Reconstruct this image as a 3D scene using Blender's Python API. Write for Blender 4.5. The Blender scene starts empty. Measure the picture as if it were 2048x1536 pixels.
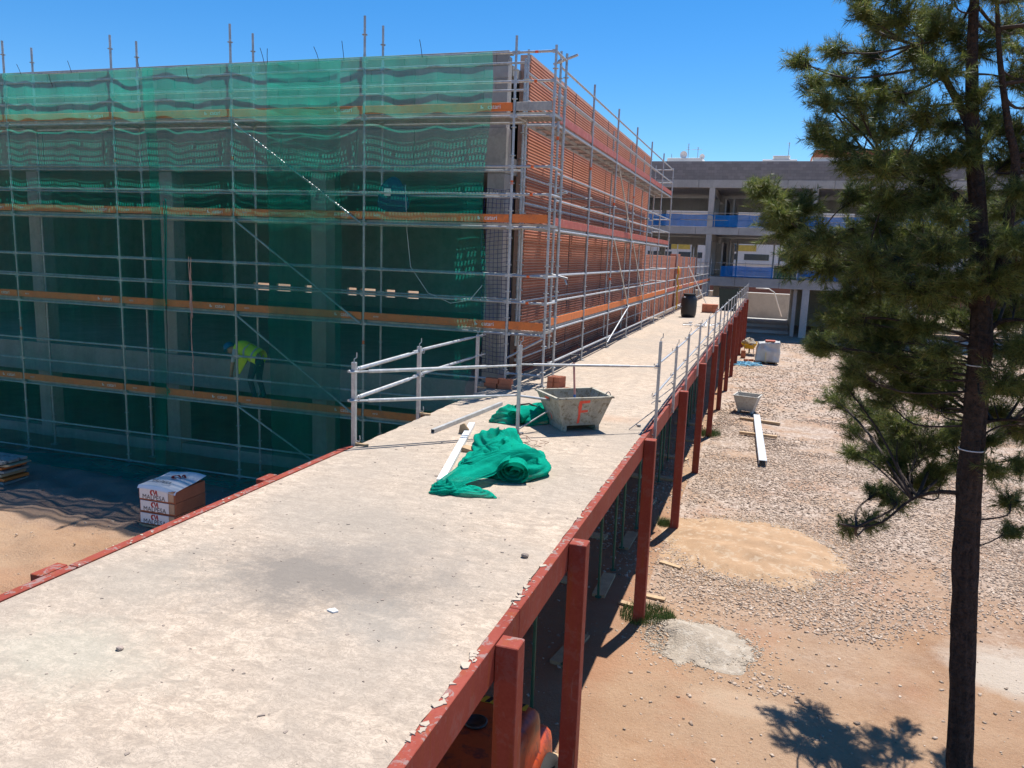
import bpy, bmesh, math, random
import numpy as np
from mathutils import Vector, Matrix
random.seed(7)
SC = bpy.context.scene
COL = SC.collection

# ------------------------------------------------------------------ camera, sky, sun, exposure
cam_d = bpy.data.cameras.new('camera')
cam_d.sensor_width = 36.0
cam_d.sensor_fit = 'HORIZONTAL'
cam_d.lens = 27.6
cam_d.clip_start = 0.05
cam_d.clip_end = 3000
cam = bpy.data.objects.new('camera', cam_d)
COL.objects.link(cam)
RV = Vector((0.94917, 0.31269, 0.03609)); UV = Vector((-0.08545, 0.14563, 0.98564)); FV = Vector((-0.30295, 0.93863, -0.16494))
M = Matrix.Identity(4)
for i in range(3):
    M[i][0] = RV[i]; M[i][1] = UV[i]; M[i][2] = -FV[i]
M[2][3] = 5.25
cam.matrix_world = M
SC.camera = cam

TO_SUN = Vector((0.112, 0.400, 1.0)).normalized()
SUN_EL = math.asin(TO_SUN.z)
SUN_AZ = math.atan2(TO_SUN.x, TO_SUN.y)          # clockwise from +Y
world = bpy.data.worlds.new('World')
SC.world = world
world.use_nodes = True
wn = world.node_tree
for n in list(wn.nodes): wn.nodes.remove(n)
wo = wn.nodes.new('ShaderNodeOutputWorld'); bg = wn.nodes.new('ShaderNodeBackground'); sky = wn.nodes.new('ShaderNodeTexSky')
sky.sky_type = 'NISHITA'
sky.sun_disc = False
sky.sun_elevation = SUN_EL
sky.sun_rotation = SUN_AZ
sky.altitude = 900
sky.air_density = 1.0
sky.dust_density = 0.0
sky.ozone_density = 5.0
bg.inputs['Strength'].default_value = 0.088
hs_ = wn.nodes.new('ShaderNodeHueSaturation'); hs_.inputs['Saturation'].default_value = 1.31
wn.links.new(sky.outputs[0], hs_.inputs['Color']); wn.links.new(hs_.outputs[0], bg.inputs[0]); wn.links.new(bg.outputs[0], wo.inputs[0])

sun_d = bpy.data.lights.new('sun', 'SUN')
sun_d.energy = 4.4
sun_d.angle = math.radians(0.53)
sun_d.color = (1.0, 0.955, 0.89)
sun = bpy.data.objects.new('sun', sun_d)
COL.objects.link(sun)
sun.rotation_mode = 'QUATERNION'
sun.rotation_quaternion = TO_SUN.to_track_quat('Z', 'Y')
sun.location = (10, 20, 40)

SC.view_settings.view_transform = 'Standard'
SC.view_settings.look = 'None'
SC.view_settings.exposure = 0.82
SC.view_settings.gamma = 1.0
SC.render.resolution_x = 1024; SC.render.resolution_y = 768
try:
    SC.cycles.transparent_max_bounces = 24
    SC.cycles.max_bounces = 8
except Exception:
    pass

# ------------------------------------------------------------------ materials
def nt(name):
    m = bpy.data.materials.new(name); m.use_nodes = True
    t = m.node_tree
    for n in list(t.nodes): t.nodes.remove(n)
    out = t.nodes.new('ShaderNodeOutputMaterial')
    return m, t, out
def N(t, kind, **kw):
    n = t.nodes.new('ShaderNode' + kind)
    for k, v in kw.items():
        if hasattr(n, k): setattr(n, k, v)
        else: n.inputs[k.replace('_', ' ')].default_value = v
    return n
def noise(t, vec, scale, detail=4, rough=.55, dist=0.0):
    n = t.nodes.new('ShaderNodeTexNoise')
    n.inputs['Scale'].default_value = scale; n.inputs['Detail'].default_value = detail
    n.inputs['Roughness'].default_value = rough; n.inputs['Distortion'].default_value = dist
    t.links.new(vec, n.inputs['Vector'])
    return n.outputs['Fac']
def ramp(t, fac, stops):
    r = t.nodes.new('ShaderNodeValToRGB')
    e = r.color_ramp.elements
    while len(e) < len(stops): e.new(0.5)
    for i, (p, c) in enumerate(stops):
        e[i].position = p
        e[i].color = (c[0], c[1], c[2], 1) if not isinstance(c, (int, float)) else (c, c, c, 1)
    t.links.new(fac, r.inputs[0])
    return r.outputs[0]
def mixc(t, fac, a, b, blend='MIX'):
    m = t.nodes.new('ShaderNodeMix'); m.data_type = 'RGBA'; m.blend_type = blend
    for sock, v in ((m.inputs[0], fac), (m.inputs[6], a), (m.inputs[7], b)):
        if isinstance(v, bpy.types.NodeSocket): t.links.new(v, sock)
        elif isinstance(v, (int, float)): sock.default_value = v
        else: sock.default_value = (v[0], v[1], v[2], 1)
    return m.outputs[2]
def math_(t, op, a, b=None, c=None):
    m = t.nodes.new('ShaderNodeMath'); m.operation = op
    for i, v in enumerate((a, b, c)):
        if v is None: continue
        if isinstance(v, bpy.types.NodeSocket): t.links.new(v, m.inputs[i])
        else: m.inputs[i].default_value = v
    return m.outputs[0]
def pos(t):
    return t.nodes.new('ShaderNodeNewGeometry').outputs['Position']
def scaled(t, vec, s):
    m = t.nodes.new('ShaderNodeMapping'); m.inputs['Scale'].default_value = s
    t.links.new(vec, m.inputs[0]); return m.outputs[0]
def finish(t, out, col, rough=.7, metal=0.0, bump=None, bstr=.3, bdist=.01, spec=.4):
    p = t.nodes.new('ShaderNodeBsdfPrincipled')
    if isinstance(col, bpy.types.NodeSocket): t.links.new(col, p.inputs['Base Color'])
    else: p.inputs['Base Color'].default_value = (*col, 1)
    if isinstance(rough, bpy.types.NodeSocket): t.links.new(rough, p.inputs['Roughness'])
    else: p.inputs['Roughness'].default_value = rough
    p.inputs['Metallic'].default_value = metal
    p.inputs['Specular IOR Level'].default_value = spec
    if bump is not None:
        b = t.nodes.new('ShaderNodeBump'); b.inputs['Strength'].default_value = bstr; b.inputs['Distance'].default_value = bdist
        t.links.new(bump, b.inputs['Height']); t.links.new(b.outputs[0], p.inputs['Normal'])
    t.links.new(p.outputs[0], out.inputs[0])
    return p
MATS = {}
def pm(name, c, rough=.7, metal=0.0, var=.25, scale=3.0, fine=40.0, bstr=.25, bdist=.006, alt=None, altamt=.5, rnd=0.0, spec=.4):
    """plain procedural: base colour with soft blotches, fine speckle, a second colour in patches, fine relief"""
    m, t, out = nt(name)
    P = pos(t)
    n1 = noise(t, P, scale, 5, .6); n2 = noise(t, P, fine, 3, .6)
    lo = tuple(x * (1 - var) for x in c); hi = tuple(min(1, x * (1 + var)) for x in c)
    col = ramp(t, n1, [(.3, lo), (.7, hi)])
    col = mixc(t, .35, col, ramp(t, n2, [(.3, lo), (.7, hi)]))
    if alt is not None:
        a = noise(t, P, scale * 2.3, 6, .65, .4)
        col = mixc(t, math_(t, 'MULTIPLY', ramp(t, a, [(.52, 0.0), (.62, 1.0)]), altamt), col, alt)
    if rnd:
        oi = t.nodes.new('ShaderNodeObjectInfo')
        v = math_(t, 'MULTIPLY_ADD', oi.outputs['Random'], rnd * 2, 1 - rnd)
        hs = t.nodes.new('ShaderNodeHueSaturation'); t.links.new(v, hs.inputs['Value']); t.links.new(col, hs.inputs['Color'])
        col = hs.outputs[0]
    finish(t, out, col, rough, metal, n2, bstr, bdist, spec)
    MATS[name] = m
    return m

steel = pm('galvanised_steel', (.42, .43, .44), .48, .55, .22, 6, 60, .2, .002, alt=(.62, .62, .60), altamt=.6)
steel_dull = pm('weathered_steel', (.30, .30, .30), .6, .35, .3, 5, 50, .2, .002, alt=(.24, .15, .11), altamt=.45)
orange = pm('orange_steel_paint', (.72, .19, .04), .5, 0, .15, 4, 50, .15, .002, alt=(.40, .14, .06), altamt=.45)
orange_tag = pm('orange_tape', (.75, .13, .03), .5)
red_side = pm('faded_red_board_paint', (.50, .125, .085), .55, 0, .2, 3, 40, .15, .002, alt=(.60, .30, .22), altamt=.55)
plank_m = pm('plank_steel', (.36, .35, .33), .55, .4, .3, 5, 60, .2, .003, alt=(.48, .45, .40), altamt=.6)
white_p = pm('white_print', (.80, .80, .78), .5, 0, .06)
conc = pm('grey_cast_concrete', (.33, .315, .29), .85, 0, .22, 1.3, 25, .35, .006, alt=(.24, .23, .21), altamt=.5)
conc_far = pm('pale_cast_concrete', (.44, .43, .41), .85, 0, .16, .6, 9, .2, .01, alt=(.34, .33, .32), altamt=.5)
block_m = pm('concrete_block', (.30, .285, .27), .9, 0, .15, 5, 60, .5, .006, rnd=.16)
mortar_m = pm('mortar', (.36, .34, .31), .9, 0, .15, 6, 60, .4, .006)
wood = pm('raw_timber', (.42, .29, .17), .8, 0, .3, 6, 50, .3, .004, rnd=.2)
green_p = pm('dark_green_paint', (.012, .085, .055), .5, 0, .3, 5, 40)
dark_m = pm('black_plastic', (.025, .026, .028), .42, 0, .3, 6, 50)
black_r = pm('black_rubber', (.015, .015, .015), .8)
blue_cord = pm('blue_cord', (.012, .025, .12), .7)
plastic_w = pm('white_plastic_wrap', (.72, .71, .72), .32, 0, .08, 5, 30, .3, .01, spec=.5)
brown_card = pm('brown_wrap', (.47, .30, .19), .75)
logo_red = pm('dark_red_print', (.38, .02, .025), .5)
ink = pm('grey_print', (.10, .09, .10), .5)
bark = pm('pine_bark', (.050, .034, .027), .95, 0, .6, 9, 22, 1.0, .06, alt=(.020, .014, .012), altamt=.8)
twig_m = pm('pine_twig', (.05, .036, .03), .9, 0, .4, 8, 40, .5, .01)
hivis = pm('yellow_hi_vis_cloth', (.66, .95, .03), .75, 0, .12, 6, 40)
silver_tape = pm('silver_reflective_tape', (.45, .47, .47), .4)
skin_m = pm('skin', (.42, .24, .16), .6)
trouser = pm('dark_work_trousers', (.035, .045, .07), .85)
shirt = pm('grey_white_shirt', (.45, .45, .50), .85)
helmet_m = pm('blue_helmet_plastic', (.02, .12, .30), .35)
white_wall = pm('white_render', (.72, .70, .66), .85, 0, .07, .4, 6, .1, .01)
yellow_panel = pm('yellow_panel', (.62, .44, .08), .6)
redbrick_far = pm('far_red_brick', (.42, .15, .085), .85, 0, .15, 1, 12)
glass_d = pm('dark_window_glass', (.03, .045, .06), .12, 0, .3, 1, 8, 0, .001, spec=.6)
tarp = pm('silver_tarpaulin', (.50, .50, .49), .38, .15, .15, 3, 20, .4, .02)
cem = pm('mortar_crusted_metal', (.38, .355, .29), .8, 0, .3, 7, 50, .6, .008, alt=(.19, .15, .095), altamt=.85)
spray = pm('red_spray_paint', (.80, .10, .06), .7, 0, .2, 20, 90)
white_st = pm('white_steel_profile', (.70, .71, .72), .45, .1, .1)
blue_paint = pm('blue_handle_paint', (.08, .16, .36), .5)
yellow_p = pm('yellow_plant_paint', (.58, .36, .03), .5)
grass_m = pm('weed_green', (.10, .16, .04), .8, 0, .35, 9, 30, 0)
stone_m = None
rub = pm('rubble_stone', (.30, .24, .20), .9, 0, .3, 8, 50, .4, .006, rnd=.3)
chip_m = pm('pale_chip', (.42, .35, .275), .9)
machine_o = pm('dirty_orange_machine_paint', (.42, .065, .02), .38, 0, .25, 3, 30, .1, .003, alt=(.14, .03, .03), altamt=.9)

def paint_red():
    m, t, out = nt('red_primer_steel')
    P = pos(t)
    n1 = noise(t, P, 1.6, 5, .6); n2 = noise(t, P, 45, 3, .6)
    col = ramp(t, n1, [(.3, (.215, .037, .024)), (.7, (.285, .060, .040))])
    col = mixc(t, .25, col, ramp(t, n2, [(.3, (.18, .03, .019)), (.7, (.32, .08, .058))]))
    streak = noise(t, scaled(t, P, (14, 14, 1.2)), 1.0, 5, .6)
    col = mixc(t, math_(t, 'MULTIPLY', ramp(t, streak, [(.52, 0.0), (.68, 1.0)]), .6), col, (.25, .062, .014))
    drip = noise(t, scaled(t, P, (26, 26, 2.0)), 1.0, 4, .6)
    col = mixc(t, math_(t, 'MULTIPLY', ramp(t, drip, [(.66, 0.0), (.72, 1.0)]), .55), col, (.30, .24, .20))
    chips = noise(t, P, 9, 7, .7, .6)
    nz = t.nodes.new('ShaderNodeNewGeometry'); sx = t.nodes.new('ShaderNodeSeparateXYZ'); t.links.new(nz.outputs['Normal'], sx.inputs[0])
    up = math_(t, 'GREATER_THAN', sx.outputs[2], .7)
    wear = math_(t, 'MULTIPLY', ramp(t, chips, [(.54, 0.0), (.58, 1.0)]), math_(t, 'MULTIPLY_ADD', up, .55, .12))
    col = mixc(t, wear, col, (.26, .215, .20))
    finish(t, out, col, .72, 0, n2, .25, .003, .18)
    return m
red = paint_red()

def deck_mat():
    m, t, out = nt('walkway_concrete')
    P = pos(t)
    big = noise(t, P, .55, 4, .55, .3); mid = noise(t, scaled(t, P, (1, 1.7, 1)), 5.5, 12, .76, .5); fine = noise(t, P, 42, 5, .7)
    veins = noise(t, scaled(t, P, (1, 1.5, 1)), 9.0, 9, .74, 1.6)
    col = ramp(t, mid, [(.30, (.31, .243, .187)), (.46, (.425, .338, .258)), (.54, (.54, .432, .333)), (.75, (.585, .478, .373))])
    col = mixc(t, ramp(t, big, [(.36, .6), (.56, 0.0)]), col, (.345, .30, .25))
    # thin dark vein lines of the worn surface
    v = math_(t, 'ABSOLUTE', math_(t, 'SUBTRACT', veins, .5))
    col = mixc(t, math_(t, 'MULTIPLY', ramp(t, v, [(.0, 1.0), (.028, 0.0)]), .85), col, (.225, .182, .145))
    v2 = noise(t, P, 1.7, 6, .6, 1.0)
    v2 = math_(t, 'ABSOLUTE', math_(t, 'SUBTRACT', v2, .52))
    col = mixc(t, math_(t, 'MULTIPLY', ramp(t, v2, [(.0, 1.0), (.004, 0.0)]), .5), col, (.20, .175, .15))
    col = mixc(t, math_(t, 'MULTIPLY', ramp(t, fine, [(.36, 1.0), (.52, 0.0)]), .40), col, (.29, .24, .19))
    st = noise(t, scaled(t, P, (1.3, 9.0, 1)), 1.6, 8, .7, .8)
    col = mixc(t, math_(t, 'MULTIPLY', ramp(t, st, [(.38, 1.0), (.52, 0.0)]), .38), col, (.29, .235, .185))
    ln_ = noise(t, scaled(t, P, (2.6, .22, 1)), 1.5, 6, .62, .5)
    col = mixc(t, math_(t, 'MULTIPLY', ramp(t, ln_, [(.38, 1.0), (.50, 0.0)]), .30), col, (.31, .26, .21))
    pit = noise(t, P, 16, 4, .8)
    col = mixc(t, math_(t, 'MULTIPLY', ramp(t, pit, [(.30, 1.0), (.40, 0.0)]), .5), col, (.22, .18, .14))
    # an old grey spill on the slab near the camera and fainter ones further on
    def spill(cx, cy, rx, ry, amt, c):
        nonlocal col
        mp = t.nodes.new('ShaderNodeMapping'); mp.inputs['Location'].default_value = (-cx / rx, -cy / ry, 0); mp.inputs['Scale'].default_value = (1 / rx, 1 / ry, 0)
        t.links.new(P, mp.inputs[0])
        ln = t.nodes.new('ShaderNodeVectorMath'); ln.operation = 'LENGTH'; t.links.new(mp.outputs[0], ln.inputs[0])
        d = math_(t, 'ADD', ln.outputs['Value'], math_(t, 'MULTIPLY_ADD', noise(t, P, 2.6, 6, .7), 1.5, -.75))
        d = math_(t, 'ADD', d, math_(t, 'MULTIPLY_ADD', fine, .5, -.25))
        col = mixc(t, math_(t, 'MULTIPLY', ramp(t, d, [(.25, 1.0), (1.15, 0.0)]), amt), col, c)
    spill(-3.10, 4.95, 1.35, .85, .85, (.175, .155, .135))
    spill(-2.35, 4.45, .6, .45, .45, (.26, .24, .21))
    spill(-3.9, 3.4, .9, .5, .35, (.36, .37, .30))
    spill(-2.2, 11.9, .9, .35, .45, (.40, .25, .16))
    spill(-3.2, 6.2, 1.4, .7, .45, (.25, .22, .185))
    spill(-2.6, 5.6, .9, .5, .4, (.24, .21, .18))
    spill(-4.2, 4.4, .7, .8, .4, (.27, .245, .205))
    b = math_(t, 'ADD', math_(t, 'MULTIPLY', fine, .5), mid)
    finish(t, out, col, .9, 0, b, .5, .012, .25)
    return m
deck_m = deck_mat()

def ground_mat():
    m, t, out = nt('site_earth')
    P = pos(t)
    big = noise(t, P, .16, 5, .6, .4); mid = noise(t, P, 1.3, 7, .65, .5); fine = noise(t, P, 22, 6, .7); grit = noise(t, P, 75, 3, .6)
    col = ramp(t, mid, [(.28, (.255, .140, .078)), (.5, (.325, .192, .110)), (.72, (.385, .248, .155))])
    col = mixc(t, ramp(t, big, [(.42, 0.0), (.58, .6)]), col, (.37, .26, .175))
    col = mixc(t, ramp(t, noise(t, P, .42, 6, .6, .5), [(.52, 0.0), (.66, .55)]), col, (.36, .17, .09))
    col = mixc(t, math_(t, 'MULTIPLY', ramp(t, fine, [(.33, 1.0), (.48, 0.0)]), .45), col, (.26, .15, .09))
    col = mixc(t, math_(t, 'MULTIPLY', ramp(t, grit, [(.60, 0.0), (.70, 1.0)]), .5), col, (.58, .48, .38))
    def patch(cx, cy, rx, ry, amt, c, wob=1.0):
        nonlocal col
        mp = t.nodes.new('ShaderNodeMapping'); mp.inputs['Location'].default_value = (-cx / rx, -cy / ry, 0); mp.inputs['Scale'].default_value = (1 / rx, 1 / ry, 0)
        t.links.new(P, mp.inputs[0])
        ln = t.nodes.new('ShaderNodeVectorMath'); ln.operation = 'LENGTH'; t.links.new(mp.outputs[0], ln.inputs[0])
        d = math_(t, 'ADD', ln.outputs['Value'], math_(t, 'MULTIPLY_ADD', noise(t, P, 1.6, 7, .7), wob, -wob / 2))
        col = mixc(t, math_(t, 'MULTIPLY', ramp(t, d, [(.55, 1.0), (1.05, 0.0)]), amt), col, c)
    patch(3.6, 11.3, 1.1, .9, .8, (.47, .41, .34))         # spilt lime
    patch(1.1, 8.9, 1.3, .5, .3, (.40, .28, .18))
    patch(.1, 9.2, .8, .35, .45, (.46, .35, .25))
    # darker soil tones: greyish in front of the gable, reddish under the walkway
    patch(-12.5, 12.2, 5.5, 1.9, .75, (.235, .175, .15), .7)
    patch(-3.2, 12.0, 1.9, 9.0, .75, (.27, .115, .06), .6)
    # gravel bed tone where the stones get too small to build
    mp = t.nodes.new('ShaderNodeSeparateXYZ'); t.links.new(P, mp.inputs[0])
    gy = math_(t, 'ADD', mp.outputs[1], math_(t, 'MULTIPLY_ADD', noise(t, P, .55, 5, .6), 9, -4.5))
    gx = math_(t, 'GREATER_THAN', mp.outputs[0], -1.5)
    g = math_(t, 'MULTIPLY', ramp(t, math_(t, 'MULTIPLY', gy, .05), [(.50, 0.0), (.85, .8)]), gx)
    vor = t.nodes.new('ShaderNodeTexVoronoi'); vor.inputs['Scale'].default_value = 15; t.links.new(P, vor.inputs['Vector'])
    bw = t.nodes.new('ShaderNodeSeparateColor'); t.links.new(vor.outputs['Color'], bw.inputs[0])
    gcol = ramp(t, bw.outputs[0], [(.1, (.28, .22, .185)), (.5, (.41, .335, .28)), (.9, (.54, .46, .39))])
    spots = ramp(t, noise(t, P, .9, 6, .65), [(.40, .35), (.56, 1.0)])
    col = mixc(t, math_(t, 'MULTIPLY', g, spots), col, gcol)
    bh = math_(t, 'ADD', math_(t, 'MULTIPLY', mid, 2.0), math_(t, 'ADD', fine, math_(t, 'MULTIPLY', grit, .35)))
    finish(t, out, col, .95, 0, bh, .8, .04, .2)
    return m
ground_m = ground_mat()

def island_mat(name, stops, rough=.9, fine=60, bstr=.3, spec=.3, patch=None):
    m, t, out = nt(name)
    g = t.nodes.new('ShaderNodeNewGeometry')
    col = ramp(t, g.outputs['Random Per Island'], stops)
    n2 = noise(t, g.outputs['Position'], fine, 3, .6)
    col = mixc(t, math_(t, 'MULTIPLY', ramp(t, n2, [(.4, 1.0), (.6, 0.0)]), .25), col, tuple(x * .6 for x in stops[0][1]))
    if patch:
        a = noise(t, g.outputs['Position'], patch[0], 6, .65, .4)
        col = mixc(t, math_(t, 'MULTIPLY', ramp(t, a, [(.52, 0.0), (.68, 1.0)]), patch[2]), col, patch[1])
    finish(t, out, col, rough, 0, n2, bstr, .004, spec)
    return m
def brick_mat():
    m, t, out = nt('red_facing_brick')
    P = pos(t)
    a = noise(t, P, .8, 6, .65, .4); b = noise(t, scaled(t, P, (1, 1, .4)), 2.4, 5, .6)
    col = ramp(t, b, [(.3, (.33, .118, .070)), (.7, (.39, .15, .093))])
    col = mixc(t, math_(t, 'MULTIPLY', ramp(t, a, [(.50, 0.0), (.68, 1.0)]), .5), col, (.42, .20, .155))
    finish(t, out, col, .9, 0, None, .3, .004, .2)
    return m
brick_m = brick_mat()
brick_mortar = pm('pink_pale_mortar', (.50, .315, .24), .9, 0, .15, 4, 60, .3, .004)
gravel_m = island_mat('grey_pink_gravel', [(0.0, (.22, .155, .115)), (.25, (.35, .262, .198)), (.7, (.44, .34, .262)), (1.0, (.55, .44, .35))], bstr=.2)
needle_m = None
def needles():
    m, t, out = nt('pine_needles')
    g = t.nodes.new('ShaderNodeNewGeometry')
    col = ramp(t, g.outputs['Random Per Island'], [(0.0, (.045, .080, .020)), (.45, (.125, .168, .042)), (.88, (.22, .245, .06)), (1.0, (.28, .22, .08))])
    d = t.nodes.new('ShaderNodeBsdfPrincipled'); d.inputs['Roughness'].default_value = .5
    t.links.new(col, d.inputs['Base Color'])
    tr = t.nodes.new('ShaderNodeBsdfTranslucent'); t.links.new(col, tr.inputs[0])
    mx = t.nodes.new('ShaderNodeMixShader'); mx.inputs[0].default_value = .42
    t.links.new(d.outputs[0], mx.inputs[1]); t.links.new(tr.outputs[0], mx.inputs[2]); t.links.new(mx.outputs[0], out.inputs[0])
    return m
needle_m = needles()

def net_mat(name, c, opac, transl=.55, crease=False):
    """woven debris netting: part of the light goes straight through the holes, the rest meets green thread"""
    m, t, out = nt(name)
    P = pos(t)
    n1 = noise(t, scaled(t, P, (1, 1, .25)), 2.2, 5, .6, .3); n2 = noise(t, scaled(t, P, (9, 9, .6)), 1.0, 4, .6)
    col = ramp(t, n1, [(.3, tuple(x * .8 for x in c)), (.7, tuple(min(1, x * 1.2) for x in c))])
    di = t.nodes.new('ShaderNodeBsdfDiffuse'); t.links.new(col, di.inputs[0])
    tl = t.nodes.new('ShaderNodeBsdfTranslucent'); t.links.new(col, tl.inputs[0])
    th = t.nodes.new('ShaderNodeMixShader'); th.inputs[0].default_value = transl
    t.links.new(di.outputs[0], th.inputs[1]); t.links.new(tl.outputs[0], th.inputs[2])
    if crease:
        cn = noise(t, scaled(t, P, (1, 1, 2.5)), 22, 6, .7, 1.5)
        bp = t.nodes.new('ShaderNodeBump'); bp.inputs['Strength'].default_value = .9; bp.inputs['Distance'].default_value = .03
        t.links.new(cn, bp.inputs['Height']); t.links.new(bp.outputs[0], di.inputs['Normal']); t.links.new(bp.outputs[0], tl.inputs['Normal'])
    tp = t.nodes.new('ShaderNodeBsdfTransparent')
    mx = t.nodes.new('ShaderNodeMixShader')
    o0 = math_(t, 'MULTIPLY_ADD', n2, .16, opac - .08)
    # seen or lit at a slant the weave closes up
    g2 = t.nodes.new('ShaderNodeNewGeometry'); dt = t.nodes.new('ShaderNodeVectorMath'); dt.operation = 'DOT_PRODUCT'
    t.links.new(g2.outputs['Incoming'], dt.inputs[0]); t.links.new(g2.outputs['Normal'], dt.inputs[1])
    ic = math_(t, 'DIVIDE', 1.0, math_(t, 'MAXIMUM', math_(t, 'ABSOLUTE', dt.outputs['Value']), .12))
    op = math_(t, 'SUBTRACT', 1.0, math_(t, 'POWER', math_(t, 'SUBTRACT', 1.0, o0), ic))
    t.links.new(op, mx.inputs[0])
    t.links.new(tp.outputs[0], mx.inputs[1]); t.links.new(th.outputs[0], mx.inputs[2]); t.links.new(mx.outputs[0], out.inputs[0])
    return m
net_m = net_mat('green_debris_netting', (.014, .52, .39), .265, .80)
pile_m = net_mat('green_netting_bunched', (.008, .43, .295), .76, .35, True)
bluenet_m = net_mat('blue_debris_netting', (.015, .24, .72), .78, .35)
facade_net_m = net_mat('dark_facade_netting', (.05, .055, .09), .07, .3)
greennet_far = net_mat('dark_green_netting', (.01, .10, .06), .85, .2)

# ------------------------------------------------------------------ mesh helpers
class MB:
    def __init__(s): s.v = []; s.f = []
    def add(s, vs, fs):
        o = len(s.v); s.v += [tuple(p) for p in vs]; s.f += [tuple(i + o for i in q) for q in fs]; return s
    def box(s, x0, x1, y0, y1, z0, z1):
        return s.add([(x0, y0, z0), (x1, y0, z0), (x1, y1, z0), (x0, y1, z0), (x0, y0, z1), (x1, y0, z1), (x1, y1, z1), (x0, y1, z1)],
                     [(0, 3, 2, 1), (4, 5, 6, 7), (0, 1, 5, 4), (1, 2, 6, 5), (2, 3, 7, 6), (3, 0, 4, 7)])
    def bbox(s, x0, x1, y0, y1, z0, z1, b=.01):
        """box with chamfered edges"""
        X = (x0, x0 + b, x1 - b, x1); Y = (y0, y0 + b, y1 - b, y1); Z = (z0, z0 + b, z1 - b, z1)
        bm = bmesh.new(); bmesh.ops.create_cube(bm, size=1)
        for v in bm.verts: v.co = Vector(((x0 + x1) / 2 + v.co.x * (x1 - x0), (y0 + y1) / 2 + v.co.y * (y1 - y0), (z0 + z1) / 2 + v.co.z * (z1 - z0)))
        bmesh.ops.bevel(bm, geom=list(bm.edges), offset=b, segments=1, affect='EDGES')
        return s.bm(bm)
    def bm(s, bm):
        bm.verts.ensure_lookup_table(); bm.verts.index_update()
        s.add([v.co[:] for v in bm.verts], [[v.index for v in f.verts] for f in bm.faces]); bm.free(); return s
    def tube(s, p, q, r, n=8, r2=None, cap=True):
        p = Vector(p); q = Vector(q); d = (q - p)
        if d.length < 1e-6: return s
        d.normalize(); a = d.orthogonal().normalized(); b = d.cross(a); r2 = r if r2 is None else r2
        vs = []
        for c, rr in ((p, r), (q, r2)):
            for i in range(n):
                t = 2 * math.pi * i / n; vs.append(c + a * math.cos(t) * rr + b * math.sin(t) * rr)
        fs = [(i, (i + 1) % n, n + (i + 1) % n, n + i) for i in range(n)]
        if cap: fs += [tuple(range(n - 1, -1, -1)), tuple(range(n, 2 * n))]
        return s.add(vs, fs)
    def path(s, pts, rs, n=6):
        pts = [Vector(p) for p in pts]
        if not isinstance(rs, (list, tuple)): rs = [rs] * len(pts)
        vs = []; fs = []; a = None
        for k, p in enumerate(pts):
            d = (pts[min(k + 1, len(pts) - 1)] - pts[max(k - 1, 0)]).normalized()
            a = d.orthogonal().normalized() if a is None else (a - d * a.dot(d)).normalized()
            b = d.cross(a)
            for i in range(n):
                t = 2 * math.pi * i / n; vs.append(p + a * math.cos(t) * rs[k] + b * math.sin(t) * rs[k])
        for k in range(len(pts) - 1):
            for i in range(n): fs.append((k * n + i, k * n + (i + 1) % n, (k + 1) * n + (i + 1) % n, (k + 1) * n + i))
        fs += [tuple(range(n - 1, -1, -1)), tuple(range((len(pts) - 1) * n, len(pts) * n))]
        return s.add(vs, fs)
    def beam(s, p, q, w, h, up=(0, 0, 1)):
        """rectangular bar from p to q"""
        p = Vector(p); q = Vector(q); d = (q - p).normalized(); u = Vector(up); a = d.cross(u).normalized(); u = a.cross(d)
        vs = [c + a * sa * w / 2 + u * su * h / 2 for c in (p, q) for sa, su in ((-1, -1), (1, -1), (1, 1), (-1, 1))]
        return s.add(vs, [(0, 1, 5, 4), (1, 2, 6, 5), (2, 3, 7, 6), (3, 0, 4, 7), (3, 2, 1, 0), (4, 5, 6, 7)])
    def lathe(s, prof, c=(0, 0, 0), n=20):
        vs = []; fs = []; m = len(prof)
        for r, z in prof:
            for i in range(n):
                t = 2 * math.pi * i / n; vs.append((c[0] + r * math.cos(t), c[1] + r * math.sin(t), c[2] + z))
        for k in range(m - 1):
            for i in range(n): fs.append((k * n + i, k * n + (i + 1) % n, (k + 1) * n + (i + 1) % n, (k + 1) * n + i))
        fs += [tuple(range(n - 1, -1, -1)), tuple(range((m - 1) * n, m * n))]
        return s.add(vs, fs)
    def prism(s, poly, x0, x1, axis='x'):
        """polygon in the two other axes, extruded along axis"""
        n = len(poly)
        def P(a, uv):
            return (a, uv[0], uv[1]) if axis == 'x' else ((uv[0], a, uv[1]) if axis == 'y' else (uv[0], uv[1], a))
        vs = [P(x0, p) for p in poly] + [P(x1, p) for p in poly]
        fs = [tuple(range(n - 1, -1, -1)), tuple(range(n, 2 * n))] + [(i, (i + 1) % n, n + (i + 1) % n, n + i) for i in range(n)]
        return s.add(vs, fs)
    def mesh(s, name, smooth=False):
        me = bpy.data.meshes.new(name); me.from_pydata(s.v, [], s.f)
        me.validate(); me.update()
        if smooth: me.polygons.foreach_set('use_smooth', [True] * len(me.polygons))
        return me
def fixn(me):
    bm = bmesh.new(); bm.from_mesh(me); bmesh.ops.recalc_face_normals(bm, faces=bm.faces); bm.to_mesh(me); bm.free(); return me
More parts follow.
